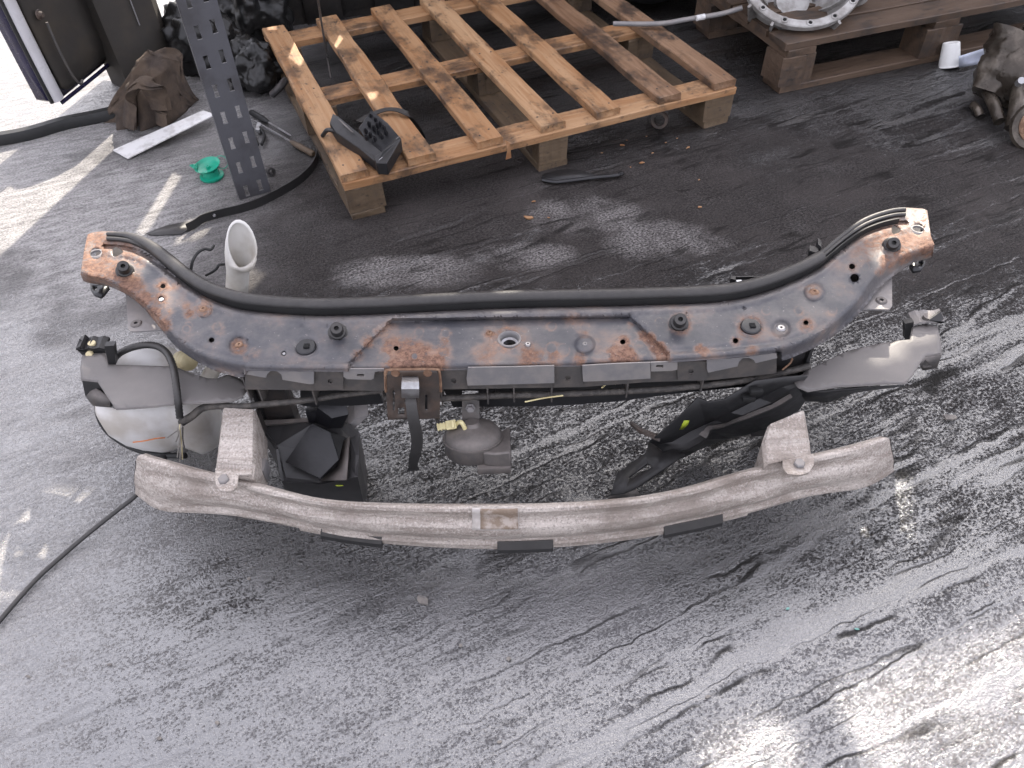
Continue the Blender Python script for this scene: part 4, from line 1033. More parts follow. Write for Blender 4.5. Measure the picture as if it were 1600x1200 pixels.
# ---- left lamp surround: faceted black box
def lamp_box():
    zt = .125
    f = lambda u, v, z=zt: at(u, v, z)
    rim = [f(399, 659), f(440, 655), f(487, 654), f(520, 652), (f(548, 663)), f(562, 676), f(561, 712), f(559, 745, .10), f(500, 757, .075), f(440, 753, .085), f(436, 735, .10), f(431, 702)]
    n = len(rim)
    base = []
    for i, p in enumerate(rim):
        b = Vector((p.x * 1.0, p.y, 0.004)); base.append(b)
    cx = sum(rim, Vector()) / n
    base = [Vector((cx.x + (b.x - cx.x) * .94, cx.y + (b.y - cx.y) * .94 + .004, .002)) for b in base]
    inner = [cx + (p - cx) * .93 + Vector((0, 0, -.001)) for p in rim]
    for p, q in zip(inner, rim): p.z = q.z - .001
    # hollow of flat facets
    K = [f(487, 663, .134), f(548, 686, .120), f(547, 728, .102), f(505, 752, .076), f(447, 746, .084), f(433, 696, .114)]
    apex = f(490, 706, .098)
    vs = rim + base + inner + K + [apex]; fs = []
    for i in range(n):
        j = (i + 1) % n
        fs += [(i, j, n + j, n + i), (i, 2 * n + i, 2 * n + j, j)]
    fs.append(tuple(range(2 * n - 1, n - 1, -1)))
    k0 = 3 * n; mp = [5, 5, 0, 0, 1, 1, 1, 2, 3, 4, 4, 5]
    for i in range(n):
        j = (i + 1) % n
        a, b = k0 + mp[i], k0 + mp[j]
        if a == b: fs.append((2 * n + i, 2 * n + j, a))
        else: fs.append((2 * n + i, 2 * n + j, b, a))
    for i in range(6): fs.append((k0 + i, k0 + (i + 1) % 6, k0 + 6))
    o = py_obj('lamp_surround', vs, fs, 'surround_grey', CFP, smooth=None)
    q0, q1, q2 = f(487, 662, .145), f(529, 718, .124), f(446, 722, .110); pn_ = (q1 - q0).cross(q2 - q0).normalized()
    thick(py_obj('facet', [atpl(u, v, q0, pn_) for u, v in ((487, 662), (516, 676), (529, 718), (500, 747), (446, 722))], [(0, 1, 2, 3, 4)], 'satin_black_plastic', o, smooth=None), .004)  # facet tones put light and shade on one black box into colour
    thick(py_obj('facet', [f(489, 661, .146), f(538, 682, .128), atpl(530, 717, q0, pn_), atpl(517, 676, q0, pn_)], [(0, 1, 2, 3)], 'rubber_dark', o, smooth=None), .004)
    # pale ledge on the right inner wall, spout and block above
    thick(py_obj('surround_ledge', [f(536, 690, .118), f(546, 682, .127), f(541, 750, .105), f(500, 751, .085), f(526, 728, .098)], [(0, 1, 2, 4), (4, 2, 3)], 'dusty_plastic', o), .003)
    plate('surround_flange', [f(399, 657, .132), f(487, 653, .132), f(486, 658, .132), f(402, 665, .132)], (0, 0, -.004), 'dusty_plastic', o)
    secs = []
    for (u, v, z) in ((512, 668, .10), (514, 655, .135), (522, 636, .17)):
        p = f(u, v, z); secs.append([p + Vector((-.030, .0, -.0)), p + Vector((-.008, .016, .010)), p + Vector((.020, .012, .008)), p + Vector((.026, -.012, -.008)), p + Vector((-.004, -.016, -.012))])
    loft('spout', secs, 'satin_black_plastic', o, smooth=R(20))
    p = f(490, 648, .14); box('spout_tooth', p, (.02, .02, .035), 'satin_black_plastic', o, .002, None)
    secs = []
    for (u, v, z) in ((526, 668, .11), (548, 650, .13), (562, 636, .145)):
        p = f(u, v, z); secs.append([p + Vector((-.012, .012, .004)), p + Vector((.012, .014, .006)), p + Vector((.016, -.012, -.01)), p + Vector((-.010, -.016, -.014))])
    loft('grey_foot', secs, 'grey_steel', o, smooth=R(20))
    thick(py_obj('tag', [f(519, 755, .072), f(530, 754.5, .072), f(537, 759, .072), f(526, 759.5, .072)], [(0, 1, 2, 3)], 'sticker_yellow', o), .0008)
lamp_box()
# ---- right air duct: long folded black plastic channel
def air_duct():
    # stations along the length: top edge, crease, ledge top, ledge bottom, lower edge
    def S(*p): return [at(u, v, z) for u, v, z in p]
    st = [S((1014, 690, .085), (1022, 694, .07), (1034, 704, .062), (1040, 709, .058), (1070, 713, .02)),
          S((1029, 679, .105), (1050, 690, .07), (1066, 695, .066), (1076, 700, .06), (1090, 703, .02)),
          S((1061, 651, .15), (1078, 674, .08), (1095, 680, .078), (1100, 686, .07), (1120, 690, .03)),
          S((1090, 621, .20), (1104, 662, .09), (1104, 664, .092), (1112, 674, .082), (1140, 684, .05)),
          S((1107, 628, .20), (1118, 656, .11), (1130, 660, .112), (1136, 667, .10), (1165, 679, .07)),
          S((1132, 624, .21), (1142, 644, .15), (1160, 648, .15), (1166, 655, .135), (1192, 670, .09)),
          S((1179, 595, .245), (1186, 622, .18), (1205, 628, .18), (1210, 640, .155), (1226, 654, .11)),
          S((1226, 589, .25), (1222, 604, .215), (1232, 608, .21), (1236, 628, .16), (1248, 640, .12)),
          S((1262, 587, .25), (1256, 594, .225), (1258, 598, .22), (1262, 606, .20), (1268, 610, .17))]
    vs = [p for r in st for p in r]; fs = []
    for i in range(len(st) - 1):
        for j in range(4): fs.append((i * 5 + j, (i + 1) * 5 + j, (i + 1) * 5 + j + 1, i * 5 + j + 1))
    o = py_obj('air_duct', vs, fs, 'black_plastic', CFP, smooth=R(20)); thick(o, .003, 0)
    # lighter ledge strip
    pts = [st[i][2].lerp(st[i][3], .4) + Vector((0, -.002, .003)) for i in range(2, 8)]
    sweep('duct_ledge', pts, [(-.008, -.001), (.008, -.001), (.008, .002), (-.008, .002)], 'dusty_plastic', o, n=3)
    # slotted foot reaching the ground
    sheet('duct_foot', [(954, 775), (964, 742), (1010, 710), (1016, 690), (1042, 700), (1070, 712), (1040, 733), (998, 762), (975, 772)], [[(982, 748), (1012, 726), (1019, 729), (1017, 734), (986, 751)]], [], lambda u, v: at(u, v, .030 + .03 * sstep(960, 1060, u)), 'black_plastic', o, .005, smooth=R(30))
    thick(py_obj('duct_toe', [at(954, 776, .02), at(992, 764, .03), at(1005, 777, .008), at(990, 783, .004), at(950, 780, .004)], [(0, 1, 2, 3, 4)], 'dusty_plastic', o), .003)
    sweep('duct_spur', [at(1030, 683, .09), at(1016, 678, .10), at(1000, 672, .11), at(985, 661, .125)], [], 'latch_steel', o, n=5, prof_fn=lambda f: [(-.010 * (1 - f * .75), -.002), (.010 * (1 - f * .75), -.002), (.004, .003), (-.004, .003)])
    thick(py_obj('tag', [at(u, v, z) + Vector((0, -.004, .004)) for u, v, z in ((1058, 666, .105), (1068, 657, .128), (1076, 657, .127), (1074, 663, .115), (1066, 671, .097), (1060, 671, .098))], [(0, 1, 2, 3, 4, 5)], 'sticker_yellow', o), .0008)
    for u, v, z in ((1180, 607, .232), (1168, 618, .215)):
        box('duct_clip', at(u, v, z) + Vector((0, -.006, 0)), (.022, .012, .01), 'rubber_dark', o, .002)
air_duct()
# ================================================================== LOOSE THINGS AROUND THE PANEL
# ---- slotted rack post
def rack_post():
    b0, b1 = at(375, 312, 0), at(423, 298, 0)
    d = (b1 - b0); wdt = d.length; d.normalize(); nr = Vector((-d.y, d.x, 0))      # nr points away from the camera
    root = thing('rack_post', 'grey slotted steel rack upright standing left of the pale pallet', 'post', b0)
    H = 1.75; holes = []; pit = .0725
    z = .022; k = 0
    while z < H - .05:
        for cx, dz in ((wdt * .27, 0), (wdt * .72, .006)):
            w, h = .0062, .0165
            holes.append([(cx - w, z + dz - h), (cx + w, z + dz - h), (cx + w * .8, z + dz), (cx + w, z + dz + h), (cx - w, z + dz + h), (cx - w * .8, z + dz)])
        z += pit
    to = lambda a, b: b0 + d * a + Vector((0, 0, b))
    sheet('front_flange', [(0, 0), (wdt, 0), (wdt, H), (0, H)], holes, [], to, 'post_paint', root, .0028, smooth=None, offset=1)
    holes2 = [[(p[0] * .9, p[1]) for p in h] for h in holes]
    tr = lambda a, b: b0 + d * (wdt - .002) + nr * (a + .003) + Vector((0, 0, b))
    sheet('side_flange', [(0, 0), (.045, 0), (.045, H), (0, H)], [], [], tr, 'post_paint', root, .0028, smooth=None)
    tr = lambda a, b: b0 + d * .002 + nr * (a + .003) + Vector((0, 0, b))
    sheet('side_flange', [(0, 0), (.02, 0), (.02, H), (0, H)], [], [], tr, 'post_paint', root, .0028, smooth=None)
rack_post()
# ---- flat black strap
def strap():
    Z = .014
    pts = [at(292, 356, Z), at(304, 350, Z), at(318, 341, Z), at(345, 333, Z), at(375, 326, Z), at(405, 316, Z), at(437, 300, Z), at(465, 283, Z), at(485, 265, Z), at(494, 250, Z), at(496, 238, Z)]
    root = sweep('black_strap', pts, [(-.0012, -.0125), (.0012, -.0125), (.0012, .0125), (-.0012, .0125)], 'rubber', None, n=6)
    tag(root, 'flat black strap curling on edge across the ground below the rack post', 'strap')
    thick(py_obj('strap_end', [at(228, 365, .003), at(262, 352, .003), at(300, 345, .012), at(298, 357, .006), at(283, 366, .003), at(240, 368, .003)], [(0, 1, 2, 3, 4, 5)], 'rubber', root), .0022, 0)
    lathe('stud', [(0, .0035), (.003, .0035), (.0045, 0)], at(335, 336, .014) + Vector((0, -.0015, 0)), (.1, -1, .2), 'bright_steel', root, 14, x=(1, 0, 0))
strap()
# ---- green reel
def reel():
    o = at(332, 277, 0)
    root = thing('plastic_reel', 'small green plastic reel lying beside the slotted rack post', 'reel', o)
    lathe('drum', [(0, 0), (.032, 0), (.034, .003), (.034, .008), (.024, .010), (.022, .026), (.0, .026)], o, (0, 0, 1), 'green_plastic', root, 30)
    ax = Vector((-.10, -.12, 1))
    top = o + Vector((-.004, .006, .024))
    o2 = lathe('flange', [(0, .0), (.016, 0), (.030, .006), (.0365, .014), (.0375, .0145), (.033, .0075), (.018, .0035), (.007, .003), (.006, .011), (.002, .011), (.002, .004), (0, .004)], top, ax, 'green_plastic', root, 30)
    m = basis(top, (1, 0, 0), ax)
    thick(py_obj('lip', [m @ Vector(p) for p in ((-.030, -.016, .010), (-.052, .004, .018), (-.030, .018, .012))], [(0, 1, 2)], 'green_plastic', root), .002)
    tube('wire_ring', [o + Vector((.028 + .018 * math.cos(t), .030 + .006 * math.sin(t), .030 + .017 * math.sin(t))) for t in [i * .42 for i in range(16)]], .0012, 'green_plastic', root, n=3, seg=6)
reel()
# ---- white metal strip leaning on the clutter
def strip():
    a, b, c_, d_ = at(177, 236, .004), at(200, 249, .004), at(337, 180, .035), at(318, 174, .04)
    o = plate('metal_strip', [a, b, c_, d_], (0, 0, .004), 'white_paint'); bevel(o, .001)
    tag(o, 'scuffed white flat metal strip lying below the brown rag', 'metal strip')
strip()
# ---- crumpled brown rag
def rag():
    o = at(235, 190, 0)
    nu, nv = 54, 40; vs = []; fs = []
    for j in range(nv + 1):
        for i in range(nu + 1):
            s, t = i / nu, j / nv
            # footprint of the heap, draped over a hidden edge at the back
            u = 158 + (307 - 158) * s; vb = interp([(158, 193), (175, 198), (200, 203), (235, 203), (262, 198), (300, 168), (307, 160)], u)
            vt = interp([(158, 180), (180, 160), (205, 112), (225, 98), (262, 84), (285, 100), (307, 140)], u)
            fold0 = sstep(0, .15, s); hgt = interp([(0, .0), (.12, .05), (.3, .12), (.5, .165), (.7, .17), (.86, .11), (1, .0)], s)
            g = at(u, vb, 0)
            fold = .022 * math.sin(s * 24 + 2.2 * t + 3 * noise.noise(Vector((s * 4, t * 3, 1)))) * (1 - .3 * t) * fold0
            top = (1 - (1 - t) ** 2.0)
            p = Vector((g.x, g.y, 0)) + Vector((.0, .16 * t * sstep(0, .3, s) * sstep(1, .8, s) + .01 + fold * .8, hgt * top))
            q = noise.noise_vector(Vector((s * 9, t * 7, 4))) * .012
            q = q * sstep(0, .2, s) * sstep(1, .85, s); vs.append(p + Vector((q.x, q.y, abs(q.z) * top)) + Vector((fold * .3, 0, 0)))
    for j in range(nv):
        for i in range(nu): fs.append((j * (nu + 1) + i, j * (nu + 1) + i + 1, (j + 1) * (nu + 1) + i + 1, (j + 1) * (nu + 1) + i))
    r = py_obj('crumpled_rag', vs, fs, 'brown_cloth', None, R(75)); thick(r, .004, -1)
    tag(r, 'crumpled dark brown rag heaped between the car door and the rack post', 'rag')
    # the arched fold in front
    f = sweep('fold', [at(203, 200, .01), at(204, 172, .06), at(206, 150, .10), at(212, 135, .135), at(222, 128, .15), at(236, 132, .145), at(246, 150, .10), at(252, 175, .05), at(254, 196, .01)], [], 'brown_cloth', r, n=6, prof_fn=lambda f: [(.028 * math.cos(a) * (1 + .3 * math.sin(5 * a + f * 7)), .012 * math.sin(a)) for a in [2 * math.pi * k / 14 for k in range(14)]], smooth=R(70))
rag()
# ---- open car door on the left
def car_door():
    a0, a1 = at(90, 172, 0), at(184, 94, 0)
    d = (a1 - a0); Ld = d.length; d.normalize(); nr = Vector((d.y, -d.x, 0))        # towards the camera side
    root = thing('vehicle_door', 'open dark car door with pale painted edge at the left edge of the yard', 'vehicle_door', a0)
    Z0 = .075
    a0 = at(88, 165, Z0); a0.z = 0
    P = lambda s, z, o=0: a0 + d * s + nr * o + Vector((0, 0, z))
    H = .78; Ld += .06
    edge = [(0.0, Z0 + .015), (-.006, .20), (-.012, .34), (-.012, .5), (.0, .65), (.02, H)]
    outline = [(.02, Z0), (Ld, Z0), (Ld, H), (.03, H)] + edge[:-1][::-1]
    sheet('inner_trim', [(s + (.045 if s < .04 else 0), z + (.02 if z < .1 else 0)) for s, z in outline], [], [], lambda s, z: P(s, z, .004 + .018 * sstep(.05, .12, s) * sstep(Z0 + .02, Z0 + .09, z)), 'door_trim', root, .01, grid=.03, smooth=R(50), offset=0)
    sheet('shell', outline, [], [], lambda s, z: P(s, z, -.012), 'navy_paint', root, .05, smooth=R(30))
    # rolled pale edge
    sweep('door_edge', [P(s + .012, z, .004) for s, z in edge], [(.022 * math.cos(t), .016 * math.sin(t)) for t in [2 * math.pi * k / 12 for k in range(12)]], 'door_paint', root, n=6, up=nr)
    sweep('rubber_seal', [P(s - .013, z, .002) for s, z in edge], [(.006 * math.cos(t), .006 * math.sin(t)) for t in [2 * math.pi * k / 8 for k in range(8)]], 'rubber_dark', root, n=6, up=nr)
    tube('lower_fringe', [P(.02, Z0, .006), P(Ld * .5, Z0 - .002, .006), P(Ld, Z0, .006)], .006, 'navy_paint', root, n=4)  # navy tube paints the lens colour fringe along the bottom edge
    sweep('lamp_lens', [P(-.028, .42, -.02), P(-.026, .55, -.02), P(-.012, .7, -.02)], [(-.008, -.012), (.008, -.012), (.008, .012), (-.008, .012)], 'red_lens', root, n=5, up=nr)
    tube('trim_bead', [P(.075, .30, .03), P(.073, .22, .032), P(.082, .14, .032), P(.10, .10, .032), P(.115, .106, .032)], .004, 'dusty_plastic', root, n=6, seg=8)
    lathe('latch_pin', [(0, .014), (.007, .014), (.009, .004), (.014, .003), (.015, 0)], P(.068, .325, .022), nr, 'latch_steel', root, 16, x=(0, 0, 1))
    tube('check_strap', [P(Ld - .03, .5, .026), P(Ld - .018, .26, .028), P(Ld - .012, .10, .028)], .002, 'grey_steel', root, n=5, seg=6)
    lathe('strap_end', [(0, .003), (.008, .003), (.009, 0)], P(Ld - .012, .10, .027), nr, 'dusty_plastic', root, 14, x=(0, 0, 1))
car_door()
# ---- dark body pillar beside the door
def pillar():
    a, b = at(202, 150, 0), at(268, 122, 0)
    d = (b - a).normalized(); nr = Vector((d.y, -d.x, 0)); a = a + Vector((0, .02, 0))
    root = thing('body_pillar', 'dark felt covered car body pillar standing behind the rag', 'car body', a)
    secs = []
    for z in (0, .05, .2, .3, .40):
        w = .20 + .02 * z
        secs.append([a + d * s + nr * o + Vector((-.03 * z, 0, z)) for s, o in ((0, 0), (.03, .018), (w * .5, .028), (w - .03, .018), (w, -.01), (w, -.12), (0, -.12))])
    loft('shell', secs, 'door_trim', root, smooth=R(35))
    tube('weld_bead', [a + d * .10 + nr * .031 + Vector((-.02 * z, 0, z)) for z in (.2, .27, .33, .39)], .0022, 'grey_steel', root, n=3, seg=6)
    ground_bar = [at(-40, 222, .02), at(40, 208, .02), at(100, 191, .02), at(150, 181, .02), at(196, 170, .03)]
    s = sweep('black_bar', ground_bar, [(-.016, -.018), (.016, -.018), (.018, .004), (.012, .014), (-.012, .014), (-.018, .004)], 'rubber_dark', None, n=5)  # plain black bar along the ground
    tag(s, 'long black bar lying on the ground below the car door', 'sill strip')
pillar()
# ---- dark bags and bundles behind the post
def lump(name, o, sx, sy, sz, mat, label, cat, seed, amp=.35):
    bm = bmesh.new(); bmesh.ops.create_icosphere(bm, subdivisions=5, radius=1)
    for v in bm.verts:
        n = v.co.copy()
        k = 1 + amp * noise.noise(n * 1.7 + Vector((seed, 0, 0))) + .45 * amp * noise.turbulence(n * 3 + Vector((seed, 3, 0)), 3, False) - .3 * amp * abs(noise.noise(n * 5 + Vector((0, seed, 0))))
        z = n.z * k
        v.co = Vector((o.x + n.x * k * sx, o.y + n.y * k * sy, max(o.z + sz * .78 + z * sz, .001)))
    r = bm_obj(name, bm, mat, None, R(80)); return tag(r, label, cat)
lump('refuse_bag', at(405, 60, 0), .13, .12, .16, 'bag_black', 'black rubbish bag slumped at the far left corner of the pale pallet', 'bag', 1)
lump('refuse_bag', at(405, 135, 0), .085, .09, .085, 'bag_black', 'dark crumpled sack between rack post and pallet side', 'bag', 5)
lump('refuse_bag', at(330, 110, 0), .13, .10, .13, 'bag_black', 'black sack slumped directly behind the slotted rack post', 'bag', 9)
lump('refuse_bag', at(365, 45, 0), .12, .12, .25, 'bag_black', 'tall black sack against the board wall behind the rack post', 'bag', 13)
# bent pipe end by the sack
p = tube('pipe_stub', [at(425, 148, .03), at(436, 138, .05), at(446, 125, .06)], .012, 'dark_steel', None, n=6, seg=12); tag(p, 'short bent grey pipe beside the left side of the pale pallet', 'pipe')
# thin rod hanging into the pallet
p = tube('thin_rod', [at(517, 121, .0), at(508, 70, .10), at(500, 20, .23), at(494, -20, .34)], .0035, 'dusty_plastic', None, n=5, seg=8); tag(p, 'thin grey rod standing up through the gap of the pallet', 'rod')
# ---- hand tools left of the pallet
def screwdriver(a, b, hr, label, mat, hl=.45, group='hand tools beside the pallet'):
    a, b = Vector(a), Vector(b); L_ = (b - a).length; ax = (b - a).normalized()
    root = thing('screwdriver', label, 'screwdriver', a)
    lathe('handle', [(0, 0), (hr * .7, .0), (hr, .006), (hr * .9, L_ * hl * .3), (hr, L_ * hl * .6), (hr * .75, L_ * hl * .9), (hr * .4, L_ * hl), (0, L_ * hl)], a, ax, mat, root, 12)
    lathe('shaft', [(0, L_ * hl * .9), (.0028, L_ * hl * .9), (.0028, L_ * .96), (.001, L_), (0, L_)], a, ax, 'bright_steel', root, 10)
screwdriver(at(392, 175, .014), at(455, 212, .01), .010, 'screwdriver with black handle pointing at the pallet corner', 'rubber_dark')
screwdriver(at(490, 241, .012), at(392, 186, .012), .010, 'screwdriver with worn brown wooden handle nearest the strap', 'block_wood', .35)
o = at(404, 222, 0)
def pliers():
    root = thing('pliers', 'small dark pliers with bright jaws right of the rack post', 'pliers', at(402, 215, 0))
    for s in (-1, 1):
        tube('handle', [at(400, 200, .012) + Vector((.012 * s, 0, 0)), at(405, 212, .012) + Vector((.016 * s, 0, 0)), at(406, 226, .010) + Vector((.006 * s, 0, 0))], .005, 'rubber_dark', root, n=5, seg=8)
    plate('jaw', [at(402, 190, .016), at(408, 192, .016), at(405, 204, .016), at(399, 202, .016)], (0, 0, -.008), 'bright_steel', root)
pliers()
o = at(421, 266, 0.010)
tag(lathe('steel_bush', [(.0062, 0), (.0115, 0), (.012, .002), (.012, .020), (.0115, .022), (.0062, .022), (.0062, 0)], o, (.5, -.8, .25), 'dark_steel', None, 22), 'small dark steel bush right of the slotted post foot', 'bush')
# ---- connector module lying on the pallet
def module():
    o = at(575, 215, .16)
    root = thing('connector_housing', 'black plastic multi-pin connector housing lying on the pallet corner', 'connector', o)
    f = lambda u, v, z: at(u, v, z)
    # long bar on the left
    top = [f(520, 177, .185), f(530, 182, .19), f(598, 238, .165), f(606, 255, .15), f(590, 255, .15), (f(562, 232, .16)), f(524, 206, .17), f(515, 192, .178)]
    bar = plate('side_bar', top, (0, 0, -.03), 'black_plastic', root); bevel(bar, .002)
    thick(py_obj('pale_strip', [f(527, 185, .1935), f(533, 188, .1935), f(553, 207, .184), f(548, 206, .184)], [(0, 1, 2, 3)], 'dusty_plastic', root), .0006)  # pale matte strip raised on the bar
    blk = plate('plug_body', [f(598, 236, .172), f(622, 211, .178), f(627, 216, .176), f(604, 255, .158), f(588, 254, .155), f(584, 245, .162)], (0, 0, -.035), 'black_plastic', root); bevel(blk, .002)
    tray = plate('pin_tray', [f(560, 200, .172), f(580, 172, .19), f(606, 192, .186), f(622, 211, .178), f(598, 236, .166), f(574, 222, .166)], (0, 0, -.018), 'satin_black_plastic', root); bevel(tray, .0015)
    for i, (u, v) in enumerate(((580, 182), (587, 188), (594, 194), (577, 194), (584, 200), (591, 206), (572, 205), (579, 211), (600, 200), (597, 213), (586, 217), (603, 207), (573, 215), (590, 196))):
        q = f(u, v, .184)
        lathe('pin_socket', [(.0032, .0), (.0032, .013), (.0052, .013), (.0055, 0)], q - Vector((0, 0, .006)), (-.1, -.1, 1), 'satin_black_plastic', root, 6)
    tube('strap_loop', [f(504, 212, .14), f(512, 203, .165), f(525, 206, .16)], .006, 'rubber', root, n=5, seg=8)
    for u, v in ((592, 250), (619, 217)): 
        a = f(u, v, .179); tube('scratch_rib', [a, a + Vector((.008, .011, .001))], .0006, 'bright_steel', root, smooth=False, seg=5)
module()
p = sweep('black_strap', [at(560, 190, .15), at(588, 176, .148), at(605, 171, .150), at(622, 172, .150), at(636, 178, .146), at(644, 188, .12), at(655, 205, .06), at(660, 215, .02)], [(-.010, -.001), (.010, -.001), (.010, .001), (-.010, .001)], 'rubber', None, n=6)
tag(p, 'flat black strap lying over the second pallet board behind the connector', 'strap')
# ---- black trim clip on the ground in front of the pallet
def trim_piece():
    root = thing('trim_clip', 'flat black plastic trim piece on the ground under the pallet front edge', 'trim piece', at(910, 278, 0))
    sweep('rod', [at(848, 281, .007), at(868, 284, .009), at(890, 282, .010), at(930, 277, .010), at(960, 274, .010), at(972, 271, .009)], [(.006 * math.cos(t), .0045 * math.sin(t)) for t in [2 * math.pi * k / 10 for k in range(10)]], 'satin_black_plastic', root, n=5)
    thick(py_obj('web', [at(850, 271, .010), at(880, 264, .014), at(910, 266, .012), at(932, 274, .009), at(900, 280, .008), at(862, 282, .008), at(846, 276, .008)], [(0, 1, 2, 3, 4, 5, 6)], 'black_plastic', root), .004)
    lathe('knob', [(0, .006), (.006, .005), (.008, 0)], at(970, 271, .012), (0, 0, 1), 'satin_black_plastic', root, 12)
trim_piece()
# wooden splinter hanging from the pallet front board, wire ring, steel hoop
o = plate('wood_splinter', [at(789, 219, .139), at(797, 223, .139), aty(799, 246, at(790, 222, .139).y - .004), aty(790, 249, at(790, 222, .139).y - .004), aty(793, 232, at(790, 222, .139).y - .004)], (0, -.002, 0), 'wood_chip')
tag(o, 'torn wood splinter hanging off the front edge of the pale pallet', 'splinter')
tag(tube('wire_ring', [at(812, 250, .006) + Vector((.012 * math.cos(t), .010 * math.sin(t), .002 * math.sin(2 * t))) for t in [i * .45 for i in range(13)]], .0012, 'dark_steel', None, n=3, seg=6), 'thin wire ring on the ground left of the middle pallet block', 'ring')
tag(lathe('pipe_ring', [(.017, 0), (.0255, 0), (.026, .004), (.0255, .02), (.017, .02), (.017, 0)], at(1032, 186, .024), (-.35, -.85, .25), 'latch_steel', None, 28), 'rusty steel pipe ring under the right end of the pale pallet', 'ring')
# ---- rod crossing from the pallet to the second one
r0 = thing('steel_rod', 'thin grey steel rod reaching from the pale pallet to the grimy one', 'rod', at(1030, 35, .15))
tube('shaft', [at(958, 37, .15), at(1030, 37, .155), at(1075, 30, .17), at(1125, 22, .18), at(1160, 12, .2)], .008, 'grey_steel', r0, n=5, seg=10)
tube('bright_sleeve', [at(1088, 28.5, .176), at(1101, 26, .178)], .0092, 'white_paint', r0, smooth=False, seg=12)
# ---- black tyre section behind
def tyre():
    o = at(1010, -40, .13)
    bm = bmesh.new(); add_lathe(bm, [(.13, -.07), (.20, -.085), (.25, -.08), (.265, -.05), (.268, 0), (.265, .05), (.25, .08), (.20, .085), (.13, .07), (.12, .0), (.13, -.07)], basis(o + Vector((0, .12, .13)), (1, 0, 0), (.35, -.5, .5)), 48)
    for i in range(0):
        pass
    t = bm_obj('old_tyre', bm, 'rubber_dark', None, R(40)); tag(t, 'black tyre leaning in the dark between the two pallets', 'tyre')
    lathe('rim', [(0, -.03), (.05, -.03), (.06, .0), (.115, .02), (.13, .065), (.125, .065), (.11, .025)], o + Vector((0, .12, .13)), (.35, -.5, .5), 'dark_steel', t, 36)
tyre()
# ---- bell housing on the second pallet
def bell_housing():
    zt = .162
    low = at(1262, 52, zt)                                # where the rim touches the boards
    ax = Vector((-.06, -.50, .86)).normalized()           # open mouth tipped towards the camera
    m0 = basis(low, (1, 0, 0), ax)
    r = .19
    o = low + (m0 @ Vector((0, 1, 0)) - m0 @ Vector((0, 0, 0))) * (r - .002) + ax * .03
    root = thing('bell_housing', 'pale cast aluminium gearbox bell housing lying on the grimy pallet', 'gearbox', low)
    lathe('casting', [(r, .0), (r, -.016), (r * .93, -.020), (r * .88, -.06), (r * .72, -.12), (r * .55, -.17), (r * .40, -.19), (0, -.19)], o, ax, 'cast_alloy', root, 48)
    lathe('bowl', [(r, .0), (r * .985, .003), (r * .87, .003), (r * .84, -.004), (r * .80, -.05), (r * .62, -.11), (r * .42, -.15), (r * .30, -.155), (r * .28, -.12), (r * .20, -.12), (0, -.125)], o, ax, 'cast_alloy', root, 48)
    m = basis(o, (1, 0, 0), ax)
    for i in range(14):
        a = 2 * math.pi * (i + .5) / 14
        c = m @ Vector((r * .925 * math.cos(a), r * .925 * math.sin(a), .0))
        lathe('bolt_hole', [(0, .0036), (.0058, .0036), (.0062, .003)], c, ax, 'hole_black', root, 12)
        lathe('boss', [(.0065, .0032), (.0065, .0058), (.0105, .0055), (.0125, .002)], c, ax, 'cast_alloy', root, 16)
    for i in range(9):
        a = 2 * math.pi * i / 9 + .2
        q = [m @ Vector((k * r * math.cos(a), k * r * math.sin(a), z)) for k, z in ((.82, -.015), (.62, -.085), (.40, -.135), (.40, -.155), (.62, -.115), (.82, -.06))]
        t = m @ Vector((-math.sin(a), math.cos(a), 0)) - m @ Vector((0, 0, 0)); plate('rib', q, t * .006, 'cast_alloy', root)
    for a in (-.5, -1.1, -2.2, 3.6):
        q = [m @ Vector((k * math.cos(a), k * math.sin(a), z)) for k, z in ((r * 1.0, -.006), (r * 1.06, -.01), (r * .95, -.09), (r * .70, -.15), (r * .7, -.125), (r * .90, -.06))]
        t = m @ Vector((-math.sin(a), math.cos(a), 0)) - m @ Vector((0, 0, 0)); plate('outer_rib', q, t * .008, 'cast_alloy', root)
    b = m @ Vector((r * 1.02, .02, -.07)); lathe('starter_pocket', [(0, .07), (.045, .07), (.055, .06), (.058, -.05), (.0, -.06)], b, ax, 'cast_alloy', root, 24)
bell_housing()
# ---- white cup and scrap of paper
def cup():
    b = at(1483, 104, 0); 
    ax = (aty(1486, 70, b.y + .02) - b).normalized()
    o = lathe('foam_cup', [(.0345, 0), (.036, .0005), (.036, .003), (.0335, .004), (.0265, .072), (.0255, .0745), (.020, .0745), (.0195, .071), (0, .071)], b + Vector((0, 0, .001)), ax, 'white_foam', None, 32)
    tag(o, 'white foam cup standing upside down in front of the grimy pallet', 'cup')
    vs = []; fs = []
    for i in range(5):
        for j in range(5):
            s, t = i / 4, j / 4
            p = at(1498 + 34 * s + 10 * t * s, 106 - 6 * s + (-18 - 8 * s) * t, .008 + .045 * t + .004 * math.sin(5 * s + 3 * t)); vs.append(p)
    for i in range(4):
        for j in range(4): fs.append((i * 5 + j, (i + 1) * 5 + j, (i + 1) * 5 + j + 1, i * 5 + j + 1))
    r = py_obj('paper_scrap', vs, fs, 'paper_white', None); thick(r, .0008)
    tag(r, 'bluish white paper scrap propped right of the upturned cup', 'paper')
cup()
